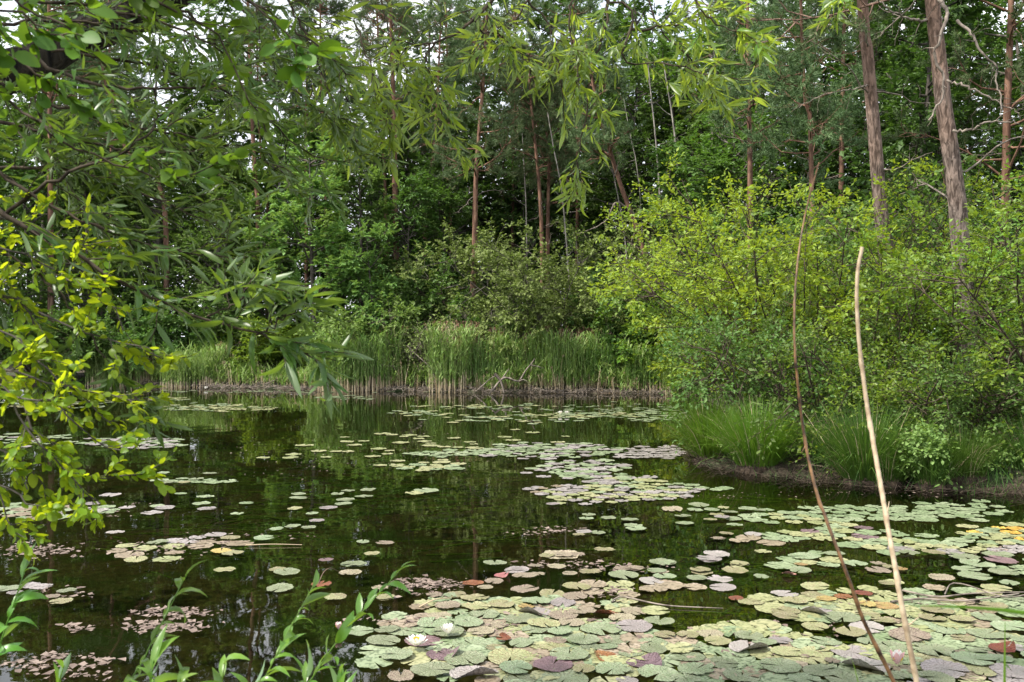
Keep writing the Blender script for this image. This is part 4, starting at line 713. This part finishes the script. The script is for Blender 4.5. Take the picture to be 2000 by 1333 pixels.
# ---------------------------------------------------------------- foreground: stems, sprouts, willow, alder, buckthorn
def fstem(name, lab, cat, pts, r0, r1, mat, group=None):
    P = resample(np.array([W(*p) for p in pts]), 40); c = P[0].copy(); e = empty(name, c, lab, cat, group)
    K = 160; P = resample(P, K); rg = np.random.default_rng(int(r0 * 1e5)); r = np.linspace(r0, r1, K); nd = np.array([36, 52, 67, 81, 94, 107, 120, 133]) + rg.integers(-3, 4, 8)
    for k_ in nd: r[k_] *= 1.25; r[k_ + 1:k_ + 2] *= 1.10; P[k_:] += rg.normal(0, .0011, 3)
    P[1:-1] += rg.normal(0, .0002, (K - 2, 3)); r *= 1 + .04 * rg.normal(size=K)
    for k_ in nd[1::2]:
        d_ = nrm(rg.normal(size=3) * (1, .4, 1) + UP * .6); q_ = np.array([P[k_] - c, P[k_] - c + d_ * .012, P[k_] - c + d_ * .03 + UP * .004]); Geo().add(*tubes(q_[None], np.array([[.3, .25, .12]]) * r[k_], 6)[:2]).build('side_stub', M[mat], e)
    Geo().add(*tubes((P - c)[None], r[None], 12)[:2]).build('stalk', M[mat], e)
M['stemB'] = plain('brown_stem', (.025, .015, .01), (.20, .11, .05), .38, 34); M['stemP'] = plain('pale_stem', (.26, .19, .12), (.52, .42, .29), .55, 40)
fstem('dead_reed_stem', 'tall dark brown stem bending up in front of the right bank', 'dead stem', [(1960, 2030, 2.2), (1850, 1560, 2.2), (1745, 1333, 2.2), (1685, 1210, 2.2), (1648, 1110, 2.2), (1600, 980, 2.25), (1570, 850, 2.3), (1552, 680, 2.3), (1555, 540, 2.35), (1572, 420, 2.4), (1600, 315, 2.4)], .0072, .0018, 'stemB', 'bent stems in the foreground')
fstem('dead_reed_stem', 'pale straw coloured stem with a broken top beside the brown one', 'dead stem', [(1905, 2050, 1.9), (1840, 1600, 1.9), (1790, 1333, 1.9), (1755, 1150, 1.9), (1720, 960, 1.95), (1690, 780, 2.0), (1674, 640, 2.0), (1672, 540, 2.0), (1682, 478, 2.0)], .0074, .0038, 'stemP', 'bent stems in the foreground')
def blade(name, lab, pts, w0, mat='sedge'):
    P = resample(np.array([W(*p) for p in pts]), 24); c = P[0].copy(); P = P - c; T = nrm(np.gradient(P, axis=0)); A = nrm(np.cross(T, np.array([.1, 1, .3])))
    ww = w0 * np.sin(np.linspace(.9, PI - .02, 24)) ** .7; Nn = np.cross(T, A); V = np.concatenate([P - A * ww[:, None], P + Nn * ww[:, None] * .3, P + A * ww[:, None]]); i = np.arange(23)
    F1 = np.stack([i, i + 1, i + 25, i + 24], -1); o = Geo().add(V, np.concatenate([F1, F1 + 24])).build(name, M[mat]); o.location = c; tag(o, lab, 'grass blade', 'grass blades close to the camera')
blade('grass_blade', 'out of focus green grass blade reaching in from the right edge', [(2700, 2300, .95), (2400, 1500, 1.0), (2150, 1235, 1.05), (2000, 1198, 1.1), (1880, 1186, 1.12), (1775, 1184, 1.15)], .006)
blade('grass_blade', 'upright green grass blade at the lower right edge', [(1962, 2100, 1.8), (1960, 1500, 1.8), (1962, 1333, 1.8), (1963, 1215, 1.8)], .006)
blade('grass_blade', 'short dark blade tip at the bottom near the brown stem', [(1700, 1800, 1.8), (1690, 1430, 1.8), (1676, 1333, 1.8), (1664, 1288, 1.8)], .003)

def fbranch(parent, pts, r0, r1, ntw, tl, tm, leafmat_, size, per, seed, up=-.08, ang=.7, t0=.1, nup=1., droop=.25, sub=0, own=None, jit=.45, barkm='twig', tip=10, flat=.5, lname='leaves'):
    """a branch through pixels (px, py, distance), with twigs and leaves of its own"""
    rng = np.random.default_rng(seed); P = resample(np.array([W(*p) for p in pts]), 22); P[1:] += rng.normal(0, .004, P[1:].shape)
    tw = grow(P[None], ntw, tl * .5, tl, ang, 7, up, .13, t0, 1, rng, flat, .35)
    al = [tw]
    g = Geo().add(*tubes(P[None], np.linspace(r0, r1, 22)[None], 7)[:2]); g.add(*tubes(tw, max(r1, r0 * .3) * np.linspace(1, .4, 7)[None], 4)[:2])
    if sub: s2 = grow(tw, sub, tl * .25, tl * .5, .7, 6, up, .15, .2, 1, rng, flat, .3); al.append(s2); g.add(*tubes(s2, .0011, 3)[:2])
    loc = np.array(parent.location); 
    for v in g.V: v -= loc
    b_ = g.build('branch' if own is None else own, M[barkm], parent); lf = Geo()
    for a in al: leaves(lf, a, per, size, tm, .75, nup, jit, droop, .08, rng)
    leaves(lf, P[None, -6:], tip, size, tm, .75, nup, jit, droop, .0, rng)
    for v in lf.V: v -= loc
    lf.build(lname, M[leafmat_], b_); return b_
# sprouts rising from the near bank
def sprout(lab, pts, n, size, seed):
    base = W(*pts[0]); e = empty('willow_sprout', base, lab, 'sprout', 'willow sprouts on the near bank'); rng = np.random.default_rng(seed); P = resample(np.array([W(*p) for p in pts]), 30) - base
    st = Geo().add(*tubes(P[None], np.linspace(.004, .0013, 30)[None], 6)[:2]).build('stem', M['sprout'], e); lf = Geo(); leaves(lf, P[None, 8:], int(n * 1.9), size * .93, SPR, .85, .8, .6, .0, .0, rng, .3); lf.build('leaves', M['sprout'], e)
for q, (lab, pts, n_, s_) in enumerate([('willow sprout left of centre whose tip stands clear above the shreds of leaf', [(150, 2000, 2.3), (230, 1420, 2.3), (280, 1290, 2.3), (325, 1200, 2.32), (350, 1150, 2.35), (366, 1120, 2.35)], 22, .075),
        ('leaning willow sprout whose tip reaches the two yellow pads', [(520, 2050, 2.3), (560, 1450, 2.3), (620, 1310, 2.3), (690, 1215, 2.33), (745, 1155, 2.35), (785, 1108, 2.35)], 26, .075), ('willow sprout with broad bluish leaves left of the leaning one', [(400, 2050, 2.1), (470, 1420, 2.1), (520, 1320, 2.1), (560, 1240, 2.12), (590, 1185, 2.13), (612, 1145, 2.15)], 26, .07),
        ('short leafy willow sprout at the bottom between the two taller ones', [(420, 2050, 2.0), (425, 1480, 2.0), (432, 1350, 2.0), (440, 1290, 2.0)], 14, .07), ('willow sprout at the far left with drooping narrow leaves', [(-90, 2000, 2.2), (-40, 1400, 2.2), (0, 1260, 2.2), (30, 1170, 2.2), (55, 1095, 2.22)], 24, .075),
        ('bushy low willow sprout at the bottom left of centre', [(260, 2050, 1.9), (275, 1480, 1.9), (290, 1360, 1.9), (300, 1290, 1.9)], 22, .075), ('leafy willow sprout hugging the bottom edge below the floating shreds', [(330, 2050, 1.9), (340, 1480, 1.9), (345, 1390, 1.9), (352, 1325, 1.9)], 18, .07), ('broad leaved willow sprout at the foot of the leaning one', [(640, 2050, 2.0), (655, 1480, 2.0), (660, 1380, 2.0), (668, 1305, 2.0)], 18, .075), ('low willow sprout near the bottom left corner', [(60, 2050, 1.9), (85, 1480, 1.9), (105, 1370, 1.9), (125, 1300, 1.9)], 16, .07), ('low willow sprout with upturned leaves right of the short one', [(620, 2050, 1.9), (600, 1480, 1.9), (592, 1390, 1.9), (600, 1310, 1.9)], 18, .07)]): sprout(lab, pts, n_, s_, 500 + q)
# the overhanging willow
WT = empty('willow_tree', (-3.9, 1.3, .3), 'old willow leaning in from the left with sprays hanging across the top', 'willow tree'); loc = np.array(WT.location)
tr = resample(np.array([(-3.9, 1.3, .1), (-3.7, 1.8, 1.3), (-3.1, 2.7, 2.3), W(-60, 165, 3.4), W(130, 85, 3.6), W(300, 10, 3.8), W(420, -60, 3.9), (-.1, 4.1, 3.9), (1.1, 4.3, 4.4), (2.6, 4.6, 4.7)]), 40)
Geo().add(*tubes((tr - loc)[None], (np.linspace(.12, .028, 40) * np.array([1 + .14 * math.sin(i * 1.9) + .08 * math.sin(i * 4.1) for i in range(40)]))[None], 12)[:2]).build('trunk', M['limb'], WT)
WB = [  # px, py, distance; r0, r1, twigs, twig length
 ([(0, 690 - 262, 2.6), (70, 373, 2.6), (141, 335, 2.6), (247, 293, 2.6), (330, 240, 2.7), (420, 225, 2.8)], .006, 22, .30), ([(-40, 230, 3.0), (60, 252, 3.0), (215, 285, 3.0), (330, 300, 3.0), (430, 330, 3.0)], .007, 24, .32), ([(60, 110, 2.6), (140, 150, 2.6), (260, 173, 2.6), (400, 165, 2.7), (500, 118, 2.8)], .006, 20, .3),
 ([(-40, 370, 2.4), (20, 430, 2.4), (141, 490, 2.42), (247, 557, 2.45), (353, 606, 2.5), (469, 642, 2.5), (550, 670, 2.5), (625, 708, 2.5)], .0075, 34, .24), ([(-60, 300, 2.6), (60, 380, 2.6), (180, 440, 2.6), (300, 480, 2.65), (420, 500, 2.7), (500, 500, 2.7)], .006, 30, .26), ([(405, 618, 2.5), (450, 600, 2.5), (490, 565, 2.5), (540, 550, 2.5)], .003, 7, .16),
 ([(500, 655, 2.5), (540, 632, 2.5), (575, 605, 2.5), (608, 575, 2.5)], .003, 6, .14), ([(100, 100, 3.2), (250, 120, 3.3), (400, 160, 3.4), (520, 230, 3.5), (600, 300, 3.5), (690, 320, 3.5)], .006, 34, .34), ([(300, 0, 3.2), (420, 60, 3.3), (520, 130, 3.4), (600, 200, 3.4), (680, 235, 3.4)], .006, 30, .32), ([(420, -30, 3.0), (520, 20, 3.0), (620, 90, 3.1), (690, 150, 3.1)], .005, 22, .28),
 ([(-30, 480, 2.5), (60, 520, 2.5), (140, 600, 2.5), (200, 690, 2.5), (270, 780, 2.5)], .004, 14, .16), ([(-30, 560, 2.5), (40, 620, 2.5), (90, 700, 2.5), (120, 780, 2.5)], .004, 9, .12), ([(-20, 150, 2.8), (100, 200, 2.8), (220, 240, 2.9), (340, 260, 3.0), (460, 290, 3.1), (560, 330, 3.1)], .006, 34, .3), ([(-30, 330, 2.9), (120, 330, 2.9), (260, 370, 3.0), (380, 420, 3.0), (450, 440, 3.0)], .006, 28, .28),
 ([(-20, 50, 3.0), (120, 40, 3.0), (260, 60, 3.1), (380, 80, 3.2), (470, 90, 3.2)], .006, 30, .3), ([(30, 0, 2.8), (160, 10, 2.9), (300, 40, 3.0), (420, 90, 3.0), (500, 170, 3.1)], .006, 28, .3), ([(-10, 100, 2.9), (60, 180, 2.9), (100, 280, 2.9), (140, 380, 2.9), (200, 450, 2.9)], .005, 26, .28),
 # the sprays across the top centre
 ([(1000, -60, 4.0), (964, 0, 4.0), (925, 39, 4.0), (876, 74, 4.0), (830, 86, 4.0), (760, 100, 4.0)], .010, 12, .45), ([(851, 81, 4.0), (830, 123, 4.0), (854, 190, 4.0), (869, 247, 4.0), (885, 275, 4.0)], .005, 14, .26), ([(925, 39, 4.0), (945, 62, 4.0), (974, 70, 4.0), (1020, 109, 4.0), (1048, 155, 4.0)], .006, 10, .28), ([(1050, -50, 4.0), (1031, 0, 4.0), (1005, 45, 4.0), (974, 72, 4.0), (930, 105, 4.0), (893, 130, 4.0)], .005, 12, .28),
 ([(1186, -60, 4.1), (1186, 42, 4.1), (1158, 127, 4.1), (1147, 211, 4.1), (1130, 303, 4.1), (1127, 350, 4.1)], .007, 18, .28), ([(1170, -30, 4.1), (1179, 0, 4.1), (1232, 18, 4.1), (1228, 81, 4.1), (1214, 99, 4.1), (1228, 123, 4.1), (1320, 127, 4.1), (1400, 150, 4.1), (1490, 160, 4.1)], .006, 18, .3), ([(1232, 58, 4.2), (1320, 49, 4.2), (1380, 30, 4.2), (1450, -20, 4.2)], .007, 12, .3), ([(1120, -20, 4.0), (1112, 60, 4.0), (1130, 130, 4.0), (1118, 200, 4.0)], .005, 12, .28),
 ([(1260, -20, 4.3), (1290, 60, 4.3), (1345, 110, 4.3), (1400, 190, 4.3)], .005, 12, .3), ([(1340, -30, 4.0), (1380, 30, 4.0), (1430, 60, 4.0), (1470, 70, 4.0)], .005, 9, .26), ([(740, -20, 4.0), (760, 60, 4.0), (790, 130, 4.0), (800, 200, 4.0)], .004, 10, .28), ([(690, 40, 3.8), (720, 120, 3.8), (745, 200, 3.8), (765, 280, 3.8)], .004, 13, .26), ([(640, 60, 3.8), (660, 150, 3.8), (690, 230, 3.8), (700, 300, 3.8)], .004, 14, .28), ([(1645, -40, 4.2), (1640, 10, 4.2), (1632, 40, 4.2)], .003, 4, .16),
 ([(1030, 0, 4.2), (1080, 60, 4.2), (1090, 130, 4.2), (1100, 200, 4.2), (1105, 255, 4.2)], .005, 12, .26), ([(560, -10, 3.6), (600, 80, 3.6), (640, 170, 3.6), (670, 260, 3.6)], .005, 20, .3)]
for q, (pts, r0, ntw, tl) in enumerate(WB):
    left = q < 17; ntw = int(ntw * (.62 if left else .8)) if ntw > 9 else ntw
    fbranch(WT, pts, r0, .0018, ntw, tl, WIL, 'willow' if left else 'backlit_willow', .084 if q in (3, 5, 6) else .060 if left else .074, 8 if left else 7, 700 + q, up=-.03 if left else -.035, sub=1 if q not in (3, 5, 6, 29) else 0, droop=.02 if left else .06, tip=10, nup=.7, jit=.6, ang=.65)
rng = np.random.default_rng(91); P = resample(np.array([(-3.1, 2.4, 2.8), (-2.5, 2.6, 3.5), (-1.7, 2.9, 3.8), (-.7, 3.2, 4.1), (.3, 3.4, 4.3)]), 20)[None]  # unseen canopy added above the frame, shaped to shade the upper left leaves
lm = grow(P, 40, .8, 1.9, 1.1, 6, .03, .15, .1, 1, rng, .5, .1); tw = grow(lm, 16, .4, .8, .8, 5, .0, .15, .1, 1, rng)
ok = ((tw[:, :, 2] - CAMZ - .40 * np.abs(tw[:, :, 1])).min(1) > 0) & (tw[:, :, 0].min(1) > -3.1) & (tw[:, :, 0].max(1) < -.45) & (tw[:, :, 1].min(1) > 1.7); tw = tw[ok]; lm = lm[(lm[:, :, 2] - CAMZ - .42 * np.abs(lm[:, :, 1])).min(1) > 0]
g = Geo().add(*tubes(np.concatenate([P[:, ::4][:, :5], P[:, ::4][:, :5]]), .03, 6)[:2]).add(*tubes(lm, .012 * np.linspace(1, .3, 6)[None], 5)[:2])
for v in g.V: v -= loc
b_ = g.build('branch', M['limb'], WT); lf = Geo(); leaves(lf, tw, 40, .09, WIL[:2], .75, 1, .5, .25, 0, rng)  # the added shading canopy, hung on the willow as one more branch
for v in lf.V: v -= loc
lf.build('leaves', M['willow'], b_)
# alder with round leaves, upper left
AT = empty('alder_tree', (-2.6, .9, .3), 'alder at the upper left with broad rounded leaves close to the camera', 'alder tree'); loc = np.array(AT.location)
Geo().add(*tubes((resample(np.array([(-2.6, .9, .1), (-2.45, 1.1, 1.4), (-2.2, 1.4, 2.6), (-2.0, 1.6, 3.6)]), 14) - loc)[None], np.linspace(.05, .02, 14)[None], 8)[:2]).build('trunk', M['bark'], AT)
for q, (pts, ntw, tl) in enumerate([([(-500, -150, 1.7), (-60, -40, 1.9), (60, 20, 2.0), (140, 60, 2.0), (210, 130, 2.0)], 12, .18), ([(-450, 0, 1.7), (-40, 90, 2.0), (60, 140, 2.0), (130, 190, 2.1), (200, 240, 2.1)], 14, .18), ([(-200, -250, 2.0), (180, -60, 2.2), (320, 10, 2.3), (430, 80, 2.4), (480, 180, 2.4), (520, 260, 2.4)], 20, .2),
        ([(200, -300, 2.1), (400, -60, 2.3), (500, 10, 2.3), (560, 70, 2.3), (600, 110, 2.3)], 15, .18), ([(-500, 60, 1.9), (-60, 160, 2.2), (100, 260, 2.2), (240, 330, 2.3), (340, 350, 2.3), (410, 330, 2.3)], 16, .18), ([(-500, -80, 1.6), (-30, 10, 1.8), (90, 60, 1.9), (170, 70, 1.9)], 8, .14)]):
    fbranch(AT, pts, .005, .0016, ntw, tl, OVA, 'alder', .040, 6, 800 + q, sub=0, up=-.02, droop=.1, nup=.6, jit=.7, flat=1)
# buckthorn with sunlit leaves, left
BT = empty('buckthorn_shrub', (-2.2, 1.95, .2), 'buckthorn shrub at the left edge with glowing yellow green leaves over the water', 'shrub'); loc = np.array(BT.location)
Geo().add(*tubes((resample(np.array([(-2.2, 1.95, .1), (-2.1, 2.1, .8), (-1.95, 2.25, 1.6), (-1.85, 2.35, 2.1)]), 14) - loc)[None], np.linspace(.03, .012, 14)[None], 8)[:2]).build('trunk', M['bark'], BT)
for q, (pts, ntw, tl) in enumerate([([(-400, 300, 3.2), (-40, 470, 3.2), (60, 500, 3.2), (130, 540, 3.2), (200, 590, 3.2), (240, 640, 3.2)], 26, .3), ([(-400, 420, 3.2), (-40, 560, 3.2), (60, 600, 3.2), (160, 650, 3.2), (270, 680, 3.2), (335, 712, 3.2)], 22, .24), ([(-400, 600, 3.1), (-40, 700, 3.1), (50, 735, 3.1), (130, 760, 3.1), (210, 770, 3.1), (290, 790, 3.1)], 20, .2),
        ([(-400, 650, 3.0), (-30, 745, 3.0), (40, 780, 3.0), (110, 790, 3.0), (145, 830, 3.0), (190, 865, 3.0), (240, 880, 3.0)], 14, .16), ([(-400, 650, 3.0), (-30, 760, 3.0), (30, 800, 3.0), (80, 870, 3.0), (130, 920, 3.0), (170, 960, 3.0), (195, 985, 3.0)], 20, .2), ([(-400, 700, 3.1), (0, 770, 3.1), (60, 830, 3.1), (110, 880, 3.1), (165, 925, 3.1), (215, 935, 3.1), (280, 930, 3.1)], 16, .2),
        ([(-400, 800, 2.9), (-30, 900, 2.9), (0, 960, 2.9), (20, 1020, 2.9), (50, 1050, 2.9)], 16, .2), ([(-400, 380, 3.3), (-60, 500, 3.3), (20, 560, 3.3), (80, 640, 3.3), (120, 720, 3.3)], 24, .28), ([(-400, 800, 3.0), (-30, 870, 3.0), (30, 910, 3.0), (50, 950, 3.0)], 10, .18), ([(-350, 300, 3.4), (-30, 420, 3.4), (60, 440, 3.4), (150, 480, 3.4), (230, 470, 3.4)], 20, .3), ([(-400, 760, 3.1), (-20, 860, 3.1), (50, 900, 3.1), (90, 960, 3.1), (150, 985, 3.1)], 14, .16), ([(-400, 560, 3.1), (-20, 640, 3.1), (60, 690, 3.1), (120, 740, 3.1), (180, 790, 3.1), (215, 830, 3.1)], 18, .2), ([(-400, 850, 3.0), (-20, 940, 3.0), (60, 985, 3.0), (110, 1010, 3.0), (70, 1030, 3.0)], 10, .16)]):
    pts = [(a, b_, c * .74) for a, b_, c in pts]
    fbranch(BT, pts, .005, .0014, int(ntw * .95), tl * .78, OVA, 'buck', .0245, 7, 860 + q, sub=1, up=.02, droop=.02, nup=.8, jit=.6, flat=.8, barkm='bark', tip=8)
